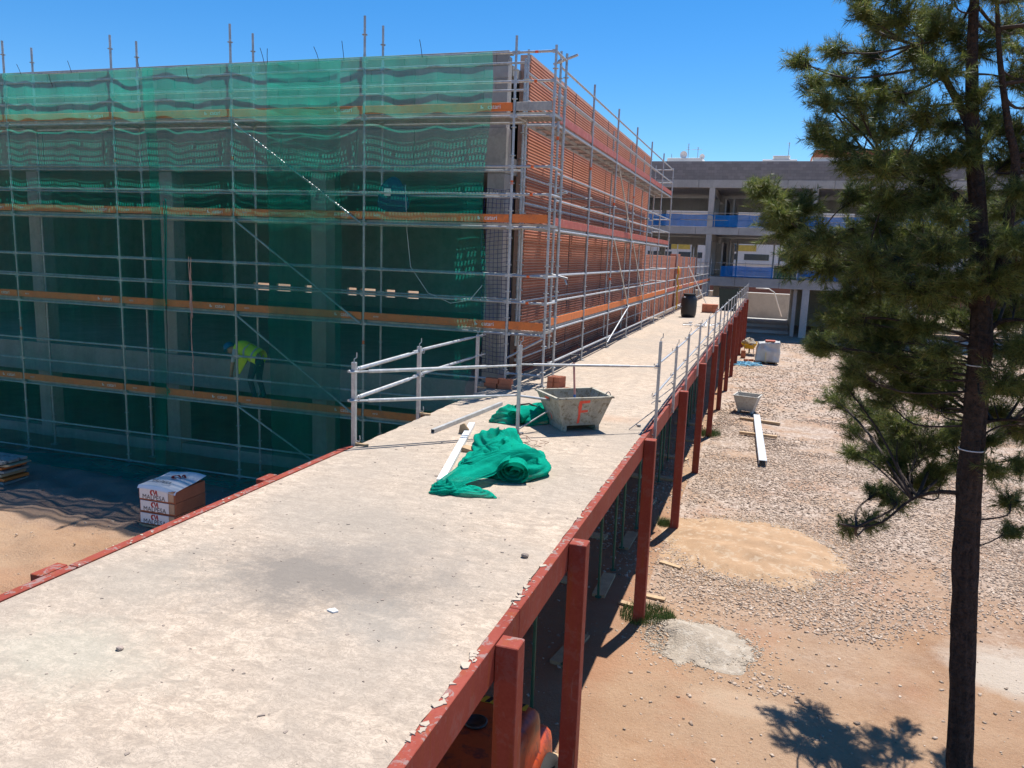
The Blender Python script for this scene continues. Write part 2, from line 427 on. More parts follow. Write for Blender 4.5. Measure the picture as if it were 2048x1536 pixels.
def link(name, me, mat, parent=None, loc=None, rot=None):
    o = bpy.data.objects.new(name, me); COL.objects.link(o)
    if mat is not None and me is not None:
        if not me.materials: me.materials.append(mat)
        elif me.materials[0] != mat: o.material_slots[0].link = 'OBJECT'; o.material_slots[0].material = mat
    if parent is not None:
        o.parent = parent
        if parent.type == 'EMPTY': o.matrix_parent_inverse = Matrix.Translation(parent.location).inverted() if parent.rotation_euler.z == 0 else Matrix.Identity(4)
    if loc is not None: o.location = loc
    if rot is not None: o.rotation_euler = rot
    return o
def part(name, mb, mat, parent, smooth=False, fix=True):
    me = mb.mesh(name, smooth) if isinstance(mb, MB) else mb
    if fix and isinstance(mb, MB): fixn(me)
    return link(name, me, mat, parent)
def tag(o, label, cat, group=None, kind=None):
    o['label'] = label; o['category'] = cat
    if group: o['group'] = group
    if kind: o['kind'] = kind
    return o
def thing(name, label, cat, loc=(0, 0, 0), group=None):
    o = bpy.data.objects.new(name, None); COL.objects.link(o); o.location = loc; o.empty_display_size = .2
    return tag(o, label, cat, group)
def single(name, mb, mat, label, cat, group=None, smooth=False):
    return tag(part(name, mb, mat, None, smooth), label, cat, group)
def structure(name, me, mat):
    o = link(name, me, mat); o['kind'] = 'structure'; return o
def dup(root, loc, rotz=0.0, label=None):
    r = root.copy(); COL.objects.link(r); r.location = loc; r.rotation_euler = (0, 0, rotz)
    if label: r['label'] = label
    for ch in root.children:
        c = ch.copy(); COL.objects.link(c); c.parent = r
        for g in ch.children:
            d = g.copy(); COL.objects.link(d); d.parent = c
    return r
def text_mesh(body, size, depth=.0015):
    cu = bpy.data.curves.new('lettering', 'FONT'); cu.body = body; cu.size = size; cu.extrude = depth; cu.resolution_u = 2
    cu.align_x = 'CENTER'; cu.align_y = 'CENTER'
    o = bpy.data.objects.new('lettering', cu); COL.objects.link(o)
    bpy.context.view_layer.update()
    me = bpy.data.meshes.new_from_object(o.evaluated_get(bpy.context.evaluated_depsgraph_get()))
    bpy.data.objects.remove(o); bpy.data.curves.remove(cu)
    me.name = 'lettering'
    return me
# smooth cheap noise for shaping meshes
class SN:
    def __init__(s, seed, n=14, lo=.3, hi=2.5):
        r = np.random.RandomState(seed); a = r.uniform(0, 2 * math.pi, n); k = np.exp(r.uniform(np.log(lo), np.log(hi), n))
        s.kx = k * np.cos(a); s.ky = k * np.sin(a); s.p = r.uniform(0, 6.28, n); s.w = (lo / k) ** .7; s.w /= np.sqrt((s.w ** 2).sum() / 2)
    def __call__(s, x, y):
        x = np.asarray(x, float); y = np.asarray(y, float)
        return (np.sin(x[..., None] * s.kx + y[..., None] * s.ky + s.p) * s.w).sum(-1)

# ------------------------------------------------------------------ ground: one sheet to the horizon
_g1 = SN(3, 14, .25, 1.2); _g2 = SN(4, 18, 2.0, 9.0); _g3 = SN(9, 16, 3.0, 12.0)
def gh(x, y):
    x = np.asarray(x, float); y = np.asarray(y, float)
    near = np.clip((26 - np.hypot(x + 3, y - 10)) / 8, 0, 1)
    h = (.030 * _g1(x, y) + .008 * _g2(x, y)) * near
    # churned soil in front of the gable and wheel ruts along its edge
    left = np.clip((-6 - x) / 2, 0, 1) * np.clip((16 - y) / 2, 0, 1)
    h = h + left * .028 * _g3(x, y)
    yy = y - .12 * np.sin(x * .9) - .10 * (x + 12)
    rut = np.exp(-((yy - 9.95) / .42) ** 2)
    h = h + left * rut * .045 * np.sin(yy * 26 + np.sin(x * 2.1))
    # spoil rim beside the red posts, low sand pile, cement heap
    h = h + .20 * np.exp(-(((x + .95) / .45) ** 2 + ((y - 10.75) / .25) ** 2)) * 0.7
    a = np.hypot((x - .15) / 1.55, (y - 14.5) / 1.75)
    h = h + .14 * np.clip(1.02 - a, 0, 1) ** .6 * (1 + .25 * np.sin(y * 9 + x * 2.0))
    b = np.hypot((x + .5) / .62, (y - 10.55) / .55)
    h = h + .07 * np.clip(1.0 - b, 0, 1) ** .7 * (1 + .35 * _g3(x, y))
    return h
def axis(a, b, d, far, n):
    core = np.arange(a, b + 1e-6, d)
    t = np.linspace(0, 1, n + 1)[1:] ** 2.6
    return np.concatenate([(a - t * (far + a if a > 0 else far))[::-1], core, b + t * far])
gx = axis(-19.0, 9.0, .13, 900, 26); gy = axis(3.0, 21.0, .13, 900, 34)
GX, GY = np.meshgrid(gx, gy)
GZ = gh(GX, GY)
nx, ny = len(gx), len(gy)
me = bpy.data.meshes.new('ground')
verts = np.stack([GX, GY, GZ], -1).reshape(-1, 3)
idx = np.arange(nx * ny).reshape(ny, nx)
quads = np.stack([idx[:-1, :-1], idx[:-1, 1:], idx[1:, 1:], idx[1:, :-1]], -1).reshape(-1, 4)
def fast_mesh(me, verts, faces):
    k = faces.shape[1]
    me.vertices.add(len(verts)); me.vertices.foreach_set('co', np.ascontiguousarray(verts, dtype=np.float32).ravel())
    me.loops.add(faces.size); me.loops.foreach_set('vertex_index', np.ascontiguousarray(faces, dtype=np.int32).ravel())
    me.polygons.add(len(faces)); me.polygons.foreach_set('loop_start', np.arange(0, faces.size, k, dtype=np.int32))
    me.polygons.foreach_set('loop_total', np.full(len(faces), k, dtype=np.int32))
    me.update(calc_edges=True); me.validate()
    return me
fast_mesh(me, verts, quads)
me.polygons.foreach_set('use_smooth', [True] * len(me.polygons))
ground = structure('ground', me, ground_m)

# loose stone: one gravel mass
def stones(name, xy, size, mat, seed, flat=.6, sink=.08):
    r = np.random.RandomState(seed); n = len(xy)
    base = np.array([(x, y, z) for z in (-1, 1) for y in (-1, 1) for x in (-1, 1)], float) * .5
    fc = np.array([(0, 2, 3, 1), (4, 5, 7, 6), (0, 1, 5, 4), (1, 3, 7, 5), (3, 2, 6, 7), (2, 0, 4, 6)])
    V = base[None] * (1 + r.uniform(-.45, .25, (n, 8, 1))) + r.uniform(-.12, .12, (n, 8, 3))
    sc = size[:, None, None] * np.stack([r.uniform(.7, 1.35, n), r.uniform(.6, 1.1, n), flat * r.uniform(.6, 1.2, n)], -1)[:, None, :]
    V = V * sc
    a = r.uniform(0, 6.28, n); b = r.uniform(-.35, .35, n)
    x = V[..., 0] * np.cos(b)[:, None] + V[..., 2] * np.sin(b)[:, None]; z = -V[..., 0] * np.sin(b)[:, None] + V[..., 2] * np.cos(b)[:, None]
    X = x * np.cos(a)[:, None] - V[..., 1] * np.sin(a)[:, None]; Y = x * np.sin(a)[:, None] + V[..., 1] * np.cos(a)[:, None]
    zz = gh(xy[:, 0], xy[:, 1]) + size * flat * sink
    P = np.stack([X + xy[:, :1], Y + xy[:, 1:2], z + zz[:, None]], -1).reshape(-1, 3)
    F = (fc[None] + (np.arange(n) * 8)[:, None, None]).reshape(-1, 4)
    me = bpy.data.meshes.new(name); fast_mesh(me, P, F)
    return link(name, me, mat)
rs = np.random.RandomState(21)
_m1 = SN(31, 20, .9, 6.0); _m2 = SN(32, 14, .35, 1.6)
def gravel_field(n, x0, x1, y0, y1):
    x = rs.uniform(x0, x1, n); y = rs.uniform(y0, y1, n)
    d = _m1(x, y) * .55 + _m2(x, y) * .75
    edge = (y - 11.6 - .25 * (x > 1.5) * (x - 1.5) + .5 * _m2(x * 1.7, y * 1.7)) / 1.1
    keep = np.clip(edge, -.7, 1.0) * .9 + .38 + d * 1.15 + .10 * (y > 17)
    pile = np.hypot((x - .15) / 1.6, (y - 14.5) / 1.8)
    keep = np.where(pile < .95, keep - 1.9 * np.clip((.98 - pile) * 3.5, .25, 1), keep)
    heap = np.hypot((x + .5) / .65, (y - 10.55) / .58)
    keep = np.where(heap < .9, -1, keep)
    ok = keep > rs.uniform(.05, 1.35, n)
    # under the walkway only a thin scatter
    ok &= (x > -1.35) | (rs.uniform(0, 1, n) < .25)
    return np.stack([x[ok], y[ok]], -1)
G = [gravel_field(64000, -3.0, 6.2, 9.6, 17), gravel_field(52000, -2.6, 8.5, 17, 28), gravel_field(22000, -2.4, 13, 28, 54.5)]
xy = np.concatenate(G); sz = np.concatenate([rs.uniform(.15, 1, len(G[0])) ** 2.0 * .038 + .011, rs.uniform(.2, 1, len(G[1])) ** 1.8 * .040 + .015, rs.uniform(.03, .075, len(G[2]))])
gr = tag(stones('gravel', xy, sz, gravel_m, 5), 'grey and pinkish crushed gravel spread over the reddish earth', 'gravel', kind='stuff')
x = rs.uniform(-1.3, 7, 1500); y = rs.uniform(6.5, 12.5, 1500)
xl = rs.uniform(-17, -6, 500); yl = rs.uniform(8, 13.5, 500); xu = rs.uniform(-4.8, -1.6, 500); yu = rs.uniform(6, 14, 500)
xy = np.stack([np.concatenate([x, xl, xu]), np.concatenate([y, yl, yu])], -1)
tag(stones('loose_pebbles', xy, rs.uniform(.1, 1, len(xy)) ** 3 * .045 + .006, gravel_m, 8), 'scattered small pebbles lying on bare earth', 'pebbles', kind='stuff')
th = rs.uniform(0, 6.28, 4200); rr = np.where(rs.uniform(0, 1, 4200) < .7, rs.normal(.95, .10, 4200), rs.uniform(0, 1, 4200) ** .6)
xy = np.stack([.15 + 1.55 * rr * np.cos(th), 14.5 + 1.75 * rr * np.sin(th)], -1)
xy2 = np.stack([rs.normal(-.5, .42, 1800), rs.normal(10.55, .34, 1800)], -1); xy = np.concatenate([xy, xy2])
tag(stones('pale_grit', xy, rs.uniform(.008, .03, len(xy)), chip_m, 9), 'pale grit scattered round the low sand pile and cement heap', 'grit', kind='stuff')

# heaps as things of their own (caps lying on the earth)
def cap(cx, cy, rx, ry, name, mat, label, cat, n=60, seed=1, lift=.008, amp=.02, rag=.17):
    r = SN(seed, 22, 2, 24); vs = []; fs = []
    for i in range(n + 1):
        for j in range(n + 1):
            u = -1 + 2 * i / n; v = -1 + 2 * j / n
            # square to disc
            X = u * math.sqrt(max(0, 1 - v * v / 2)); Y = v * math.sqrt(max(0, 1 - u * u / 2))
            wob = 1 + rag * float(r(np.array(X * 1.1), np.array(Y * 1.1)))
            x_ = cx + rx * X * wob; y_ = cy + ry * Y * wob; q = math.hypot(X, Y)
            z_ = float(gh(x_, y_)) + lift * min(1, (1 - q) * 6) - .004 * (q > .98) + amp * abs(float(r(np.array(x_), np.array(y_)))) * min(1, (1 - q) * 3)
            vs.append((x_, y_, z_))
    for i in range(n):
        for j in range(n): a = i * (n + 1) + j; fs.append((a, a + n + 1, a + n + 2, a + 1))
    mb = MB(); mb.add(vs, fs)
    o = single(name, mb, mat, label, cat, smooth=True)
    q = np.random.RandomState(seed + 70); k = 3400; a_ = q.uniform(0, 6.283, k); d_ = np.abs(q.normal(.98, .13, k))
    loose = stones('loose_grains', np.stack([cx + rx * d_ * np.cos(a_), cy + ry * d_ * np.sin(a_)], -1), q.uniform(.1, 1, k) ** 2.5 * .030 + .006, mat, seed + 71)
    loose.parent = o; loose['kind'] = 'stuff'
    return o
sand_m = pm('pale_yellow_sand', (.365, .24, .145), .95, 0, .22, 3.0, 45, .6, .02, alt=(.45, .345, .245), altamt=.8, spec=.15)
cement_m = pm('pale_grey_cement_spill', (.35, .295, .235), .95, 0, .25, 4.0, 40, .8, .03, alt=(.45, .40, .335), altamt=.7, spec=.15)
cap(.15, 14.5, 1.6, 1.8, 'sand_pile', sand_m, 'wide low pile of pale yellow sand in the gravel', 'sand pile', seed=5, amp=.012)
cap(-.5, 10.55, .66, .56, 'cement_heap', cement_m, 'pale grey lumpy cement heap at the gravel edge', 'cement heap', seed=8, amp=.026, n=110, rag=.26)

# ------------------------------------------------------------------ elevated walkway
DZ = 2.75
PY = [4.56, 6.51] + [10.80 + 4.38 * k for k in range(11)]
walk = thing('elevated_walkway', 'long raised concrete walkway with red steel edge beams and posts', 'walkway', (-3.2, 3.0, 0))
# slab top with a ragged broken left edge
ys = np.concatenate([np.arange(-1.0, 18, .12), np.arange(18, 57.6, .6)])
re_ = np.random.RandomState(2)
vs = []; fs = []
for k, y_ in enumerate(ys):
    jl = re_.uniform(-.018, .018) if y_ > 8.6 else 0.0
    jr = re_.uniform(-.008, .012)
    vs += [(-4.86 + jl, y_, DZ - .24), (-4.86 + jl, y_, DZ - .006 + jl * .1), (-4.80, y_, DZ), (-1.64, y_, DZ), (-1.585 + jr, y_, DZ - .004), (-1.585, y_, DZ - .24)]
    if k:
        o = (k - 1) * 6
        for i in range(5): fs.append((o + i, o + i + 1, o + 7 + i, o + 6 + i))
        fs.append((o + 5, o, o + 6, o + 11))
n6 = len(vs); fs += [(0, 1, 2, 3, 4, 5), tuple(range(n6 - 1, n6 - 7, -1))]
part('slab', MB().add(vs, fs), deck_m, walk)
# right edge beam in segments butted at joints, left edge beam in the near part
segs = [-1.0, 5.02] + [5.024 + 5.8 * k for k in range(1, 10)] + [57.5]
for a, b in zip(segs[:-1], segs[1:]):
    o = part('edge_beam', MB().bbox(-1.58, -1.50, a + .003, b - .003, DZ - .265, DZ + .004, .004), red, walk)
for a, b in ((-1.0, 4.4), (4.404, 8.62)):
    part('edge_beam', MB().bbox(-4.955, -4.866, a + .003, b - .003, DZ - .265, DZ + .006, .004), red, walk)
for y_ in (4.28, 7.0):
    part('splice_plate', MB().bbox(-5.06, -4.958, y_ - .12, y_ + .12, DZ - .2, DZ + .012, .004), red, walk)
pme = fixn(MB().bbox(-.078, .078, -.078, .078, -2.85, -.004, .006).mesh('post'))
for k, y_ in enumerate(PY):
    if y_ < 57: link('post', pme, red, walk, (-1.419, y_, DZ))
for k, y_ in enumerate(PY[2:]):
    link('post', pme, red, walk, (-4.90, y_, DZ - .26))
# soffit joists that the props carry
jm = fixn(MB().box(-1.5, 1.5, -.05, .05, -.12, 0).mesh('joist'))
for k in range(26):
    link('joist', jm, wood, walk, (-3.2, 6.0 + k * 1.1, DZ - .242))
# flaked mortar on the beam top
def chip(mb, x_, y_, z_, s, r):
    n = r.randint(4, 7); ang = sorted(r.uniform(0, 6.28) for _ in range(n)); h = min(.008, s * r.uniform(.12, .3))
    p = [(math.cos(t) * s * r.uniform(.6, 1.2), math.sin(t) * s * r.uniform(.6, 1.4)) for t in ang]
    mb.prism([(x_ + a, y_ + b) for a, b in p], z_, z_ + h, 'z')
R = random.Random(4); mb = MB()
for k in range(70):
    c_ = R.choice(((3.3, .22), (3.75, .12), (4.25, .06), (5.15, .10), (5.35, .2), (6.3, .3), (7.2, .25), (8.6, .4), (9.8, .3)))
    y_ = R.gauss(*c_); s_ = abs(R.gauss(.0, .016)) + .005
    chip(mb, R.gauss(-1.562, .012), y_, DZ + .0045, min(s_, .035), R)
for k in range(40):
    chip(mb, R.uniform(-4.93, -4.87), R.uniform(3, 8.5), DZ + .0065, R.uniform(.005, .018), R)
o = part('mortar_flakes', mb, chip_m, walk); o['kind'] = 'stuff'

# crumbs on the slab
mb = MB()
for k in range(520):
    s = R.uniform(.004, .013) if R.random() < .93 else R.uniform(.013, .022)
    chip(mb, R.uniform(-4.75, -1.66), R.uniform(2.6, 14), DZ + .001, s, R)
o = part('slab_crumbs', mb, rub, None); tag(o, 'tiny dark crumbs and grit strewn on the walkway slab', 'debris', kind='stuff')
def lump(name, x_, y_, z_, s, mat, label, cat, seed, flat=.7):
    bm = bmesh.new(); bmesh.ops.create_icosphere(bm, subdivisions=2, radius=s); r = random.Random(seed)
    f = SN(seed, 8, 10 / s * .1, 40 / s * .1)
    for v in bm.verts:
        q = 1 + .18 * float(f(np.array(v.co.x), np.array(v.co.y + v.co.z)))
        v.co = Vector((x_ + v.co.x * q, y_ + v.co.y * q, z_ + s * flat * .8 + v.co.z * flat * q))
    return single(name, MB().bm(bm), mat, label, cat)
lump('stone', -1.75, 5.97, DZ, .032, rub, 'small dark stone on the walkway near the chipped red beam', 'stone', 2)
lump('stone', -3.62, 3.55, DZ, .020, rub, 'small grey stone near the left foreground of the walkway', 'stone', 5)
mb = MB().prism([(-2.74, 4.49), (-2.68, 4.47), (-2.655, 4.50), (-2.70, 4.53)], DZ + .001, DZ + .012, 'z')
single('plaster_chip', mb, white_p, 'flat white plaster chip on the bare walkway slab', 'chip')
# timber offcuts by the white profile
mb = MB().prism([(-3.95, DZ), (-3.78, DZ), (-3.80, DZ + .07), (-3.87, DZ + .15), (-3.93, DZ + .12)], 9.90, 9.93, 'y')
single('timber_wedge', mb, wood, 'small upright timber wedge beside the grey square tube', 'timber')
mb = MB().prism([(-3.60, DZ), (-3.38, DZ), (-3.36, DZ + .03), (-3.52, DZ + .06), (-3.60, DZ + .04)], 8.97, 9.12, 'y')
single('timber_offcut', mb, wood, 'brown timber offcut between white profile and green net heap', 'timber')

# green props under the walkway on sleeper boards
pr = MB(); pr.lathe([(.055, 0), (.055, .008), (.021, .009), (.021, 1.35), (.030, 1.352), (.030, 1.43), (.017, 1.432), (.017, 2.36), (.06, 2.361), (.06, 2.37)], n=8)
prop0 = thing('adjustable_prop', 'dark green steel prop holding up the walkway slab', 'prop', (0, 0, 0), 'green props under the walkway')
part('tube', pr, green_p, prop0)
part('collar', MB().tube((-.07, 0, 1.39), (.07, 0, 1.39), .009, 6), steel_dull, prop0)
first = True
spots = []
for k in range(22):
    for xx in (-2.15, -3.0, -3.9):
        yy = 6.9 + k * 1.12 + R.uniform(-.06, .06)
        if k > 11 and xx < -3: continue
        spots.append((xx + R.uniform(-.05, .05), yy))
for xx, yy in spots:
    z_ = float(gh(xx, yy)) + .05
    if first: prop0.location = (xx, yy, z_); first = False
    else: dup(prop0, (xx, yy, z_))
sl = fixn(MB().box(-.10, .10, -.45, .45, -.05, .045).mesh('sleeper_board'))
for k in range(11):
    for xx in (-2.15, -3.0):
        o = link('sleeper_board', sl, wood, None, (xx, 7.4 + k * 2.24, float(gh(xx, 7.4 + k * 2.24)) + .003))
        o.rotation_euler.z = R.uniform(-.2, .2) + (1.4 if R.random() < .3 else 0)
        tag(o, 'short timber sleeper board lying under green props', 'timber', 'sleeper boards under the walkway')
for xx, yy, an in ((-1.25, 13.2, 1.2), (-1.35, 11.75, 1.45), (-1.6, 11.3, 1.3)):
    o = link('timber_scrap', fixn(MB().box(-.05, .05, -.2, .2, 0, .03).mesh('timber_scrap')), wood, None, (xx, yy, float(gh(xx, yy)) + .01)); o.rotation_euler.z = an
    tag(o, 'pale timber scrap on the ground beside the red posts', 'timber', 'timber scraps by the posts')

# ------------------------------------------------------------------ gable building under construction
GYF = 15.60
bld = thing('concrete_building', 'unfinished concrete building with grey block gable and red brick side wall', 'building', (-12, 20, 0))
XL = -26.0
part('core', MB().box(XL, -5.36, GYF + .012, GYF + .25, 7.742, 9.12), mortar_m, bld)
bl = {}
def block(w):
    k = round(w, 3)
    if k not in bl: bl[k] = fixn(MB().bbox(0, w, 0, .1, 0, .228, .006).mesh('block'))
    return bl[k]
Rb = random.Random(11)
for row in range(6):
    z_ = 7.745 + row * .238
    x_ = -5.358
    x_ -= .255 if row % 2 else 0.0
    if row % 2:
        link('block', block(.245), block_m, bld, (-5.358 - .245, GYF + Rb.uniform(-.006, .003), z_))
    while x_ > -19.2:
        w = .498
        link('block', block(w), block_m, bld, (x_ - w, GYF + Rb.uniform(-.006, .003), z_)); x_ -= .508
part('coping', MB().bbox(-19.2, -5.34, GYF - .03, GYF + .3, 9.176, 9.21, .005), conc, bld)
part('core', MB().box(XL, -19.22, GYF + .012, GYF + .25, 6.85, 9.17), conc, bld)
# cast beam in panels with joints
x_ = -5.34; k = 0
while x_ > -20:
    w = (2.05, 1.35, 1.9, 1.6)[k % 4]; k += 1
    part('beam_panel', MB().bbox(x_ - w + .006, x_, GYF - .02 + .006 * (k % 2), GYF + .3, 6.85, 7.738, .006), conc, bld); x_ -= w
for xc in (-5.55, -9.72, -13.87, -18.02, -22.1):
    part('column', MB().bbox(xc - .19, xc + .19, GYF + .02, GYF + .42, -.1, 6.848, .012), conc, bld)
part('floor_slab', MB().bbox(XL, -5.30, GYF - .06, 33.0, 1.75, 2.5, .01), conc, bld)
part('roof_slab', MB().box(XL, -5.36, GYF + .31, 33.4, 6.86, 7.2), conc, bld)
part('roof_slab', MB().box(XL, -5.36, GYF + .31, 33.4, 8.8, 9.0), conc, bld)
part('end_wall', MB().box(XL - .2, XL - .01, GYF, 33.5, 0, 9.1), conc, bld)
part('plinth', MB().box(XL, -5.3, GYF + .05, GYF + .3, -.1, .25), conc, bld)
# back wall with a row of small windows open to the daylight
bw = MB(); wins = [(-24.2, -23.3), (-22.9, -22.1), (-21.3, -20.2), (-19.0, -18.5), (-18.3, -17.5), (-17.0, -16.5), (-15.9, -15.3)]
bw.box(XL, -5.36, 33.0, 33.2, 0, 3.0); bw.box(XL, -5.36, 33.0, 33.2, 3.35, 8.8)
px = XL
for a, b in wins: bw.box(px, a, 33.0, 33.2, 3.0, 3.35); px = b
bw.box(px, -5.36, 33.0, 33.2, 3.0, 3.35)
part('back_wall', bw, conc, bld)

# red brick side wall, every brick standing proud of its joint
BX = -5.15
part('brick_backing', MB().box(BX - .24, BX - .0045, 16.47, 33.48, 2.3, 9.33), brick_mortar, bld)
def bricks(y0, y1, z0, z1, x_, seed, L=.242, H=.064, joint=.016, skip=None):
    r = np.random.RandomState(seed); V = []; F = []
    rows = int((z1 - z0) / H); P = []
    for k in range(rows):
        off = (L / 2 if k % 2 else 0); y_ = y0 - off
        while y_ < y1:
            a = max(y_, y0); b = min(y_ + L, y1)
            if b - a > .03: P.append((a, b, z0 + k * H + joint / 2, z0 + (k + 1) * H - joint / 2))
            y_ += L
    P = np.array(P); n = len(P); d = x_ + r.uniform(-.0002, .0002, n)
    X0 = np.full(n, x_ - .03)
    V = np.stack([np.stack([xx, yy, zz], -1) for xx, yy, zz in (
        (d, P[:, 0], P[:, 2]), (d, P[:, 1], P[:, 2]), (d, P[:, 1], P[:, 3]), (d, P[:, 0], P[:, 3]),
        (X0, P[:, 0], P[:, 2]), (X0, P[:, 1], P[:, 2]), (X0, P[:, 1], P[:, 3]), (X0, P[:, 0], P[:, 3]))], 1).reshape(-1, 3)
    fc = np.array([(0, 1, 2, 3), (3, 2, 6, 7), (1, 0, 4, 5)])
    F = (fc[None] + (np.arange(n) * 8)[:, None, None]).reshape(-1, 4)
    me = bpy.data.meshes.new('brick_facing'); fast_mesh(me, V, F); return me
o = link('brick_facing', bricks(16.47, 33.48, 2.3, 9.33, BX, 3), brick_m, bld); o['kind'] = 'stuff'
# toothed brick ends at the open corner
mb = MB()
for k in range(0, 108, 2):
    mb.box(BX - .12, BX - .004, 16.36, 16.468, 2.32 + k * .064 + .006, 2.32 + (k + 1) * .064 - .006)
o = part('brick_return', mb, brick_m, bld); o['kind'] = 'stuff'
# movement joint slots in the side wall
for y_ in (20.4, 24.6, 29.0):
    part('movement_joint', MB().box(BX - .02, BX + .006, y_, y_ + .035, 2.8, 9.3), dark_m, bld)
# low brick wall carried on beyond the tall part
low = thing('brick_wall', 'low red brick wall running on to the far building', 'wall', (-5.2, 45, 0))
part('backing', MB().box(BX - .24, BX - .0045, 33.6, 57.8, 2.3, 5.38), brick_mortar, low)
o = link('brick_facing', bricks(33.6, 57.8, 2.3, 5.4, BX, 4), brick_m, low); o['kind'] = 'stuff'
part('pier', MB().bbox(BX - .3, BX + .1, 44.6, 45.9, 2.3, 5.5, .01), redbrick_far, low)

# ------------------------------------------------------------------ scaffolding
LV = [7.80, 5.80, 3.80, 1.80]
PXS = [-17.04 + 3.0749 * k for k in range(5)]
BAY = 3.0749
std = {}
def standard_mesh(h):
    k = round(h, 2)
    if k not in std:
        mb = MB(); mb.tube((0, 0, 0), (0, 0, h), .0245, 8)
        z_ = .25
        while z_ < h - .1:
            mb.tube((0, 0, z_ - .006), (0, 0, z_ + .006), .055, 8); z_ += .5
        mb.tube((0, 0, h - .9), (0, 0, h - .7), .029, 8)
        std[k] = mb.mesh('standard')
    return std[k]
led = {}
def ledger_mesh(L, r=.0225):
    k = (round(L, 3), r)
    if k not in led:
        mb = MB(); mb.tube((.03, 0, 0), (L - .03, 0, 0), r, 8)
        mb.box(.018, .07, -.02, .02, -.028, .028); mb.box(L - .07, L - .018, -.02, .02, -.028, .028)
        led[k] = mb.mesh('ledger')
    return led[k]
def standard(p, x_, y_, z0, z1): return link('standard', standard_mesh(z1 - z0), steel, p, (x_, y_, z0))
def ledger(p, x_, y_, z_, L, along='x', mat=None):
    return link('ledger', ledger_mesh(L), mat or steel, p, (x_, y_, z_), (0, 0, 0 if along == 'x' else math.pi / 2))
def brace(p, a, b):
    return part('diagonal_brace', MB().tube(a, b, .021, 8), steel, p, fix=False)
# perforated steel plank, holes cut right through
def plank_mesh(L, W=.32, cx=.066, cy=.053, h=.017):
    nx_ = int(L / cx); ny_ = int(W / cy); dx = L / nx_; dy = W / ny_
    vs = []; fs = []
    for i in range(nx_):
        for j in range(ny_):
            x0, y0 = i * dx, j * dy; x1, y1 = x0 + dx, y0 + dy; mx, my = (x0 + x1) / 2, (y0 + y1) / 2
            ox = dx * .25 if j % 2 else -dx * .25
            hx = mx + ox
            o = len(vs)
            vs += [(x0, y0, 0), (x1, y0, 0), (x1, y1, 0), (x0, y1, 0), (hx - h, my - h, 0), (hx + h, my - h, 0), (hx + h, my + h, 0), (hx - h, my + h, 0)]
            fs += [(o, o + 1, o + 5, o + 4), (o + 1, o + 2, o + 6, o + 5), (o + 2, o + 3, o + 7, o + 6), (o + 3, o, o + 4, o + 7)]
    mb = MB(); mb.add(vs, fs)
    mb.box(0, L, -.001, .012, -.06, -.001); mb.box(0, L, W - .012, W + .001, -.06, -.001)
    mb.box(0, .03, .012, W - .012, -.05, -.001); mb.box(L - .03, L, .012, W - .012, -.05, -.001)
    for q in (.25, .5, .75): mb.box(L * q - .015, L * q + .015, .012, W - .012, -.03, -.002)
    return mb.mesh('deck_plank')
plank_g = plank_mesh(BAY - .06)
toe_g = MB().bbox(.03, BAY - .03, 0, .028, .0, .15, .004).box(.03, BAY - .03, -.006, -.001, .012, .022).box(.03, BAY - .03, -.006, -.001, .128, .138).mesh('toe_board')
fixn(toe_g)
word = text_mesh('catari', .115); small = text_mesh('vario', .06)
def lettered(tb, x_, along='x', big=True):
    me = word if big else small
    o = link('lettering', me, white_p, tb)
    if along == 'x': o.location = (x_, -.0085, .078); o.rotation_euler = (math.pi / 2, 0, 0)
    else: o.location = (x_, -.0085, .078); o.rotation_euler = (math.pi / 2, 0, 0)
    if big:
        m2 = link('logo_mark', fixn(MB().box(-.03, -.008, -.002, 0, -.028, .028).box(.0, .022, -.002, 0, -.028, .0).mesh('logo_mark')), white_p, tb, (x_ - .235, -.0085, .078))

sg = thing('gable_scaffold', 'galvanised tube scaffold with orange toe boards across the concrete gable', 'scaffold', (-11, 14.6, 0))
FY, BY_ = 14.23, 14.98
tops_f = [9.57, 9.55, 9.62, 9.61, 9.11]; tops_b = [9.60, 9.61, 9.63, 9.63, 9.05]
for k, x_ in enumerate(PXS):
    standard(sg, x_, FY, .02 if k < 4 else DZ + .02, tops_f[k]); standard(sg, x_, BY_, .02 if k < 4 else DZ + .02, tops_b[k])
    if k < 4:
        for y_ in (FY, BY_): part('base_plate', MB().box(x_ - .075, x_ + .075, y_ - .075, y_ + .075, float(gh(x_, y_)) + .0, float(gh(x_, y_)) + .03), steel_dull, sg)
    else:
        for y_ in (FY, BY_): part('base_plate', MB().box(x_ - .075, x_ + .075, y_ - .075, y_ + .075, DZ + .001, DZ + .012), steel_dull, sg)
standard(sg, PXS[0] - BAY, FY, .02, 9.5); standard(sg, PXS[0] - BAY, BY_, .02, 9.5)
for k in range(-1, 4):
    x0 = PXS[0] + k * BAY
    for li, z_ in enumerate(LV):
        for dz in (.5, 1.0):
            ledger(sg, x0, FY, z_ + dz + .02, BAY)
            if li < 3: ledger(sg, x0, BY_, z_ + dz + .02, BAY)
        ledger(sg, x0, FY, z_ - .085, BAY); ledger(sg, x0, BY_, z_ - .085, BAY)
        for j in (0, 1): link('deck_plank', plank_g, plank_m, sg, (x0 + .03, FY + .045 + j * .335, z_ - .012))
        tb = link('toe_board', toe_g, orange, sg, (x0, FY - .030, z_ + .004))
        lettered(tb, BAY - .38)
        if li > 0: lettered(tb, .30, 'x', False)
    ledger(sg, x0, FY, .82, BAY); ledger(sg, x0, FY, .12, BAY)
for x_ in [PXS[0] - BAY] + PXS:
    for z_ in LV: part('transom', MB().tube((x_, FY, z_ - .06), (x_, BY_, z_ - .06), .0225, 8), steel, sg, fix=False)
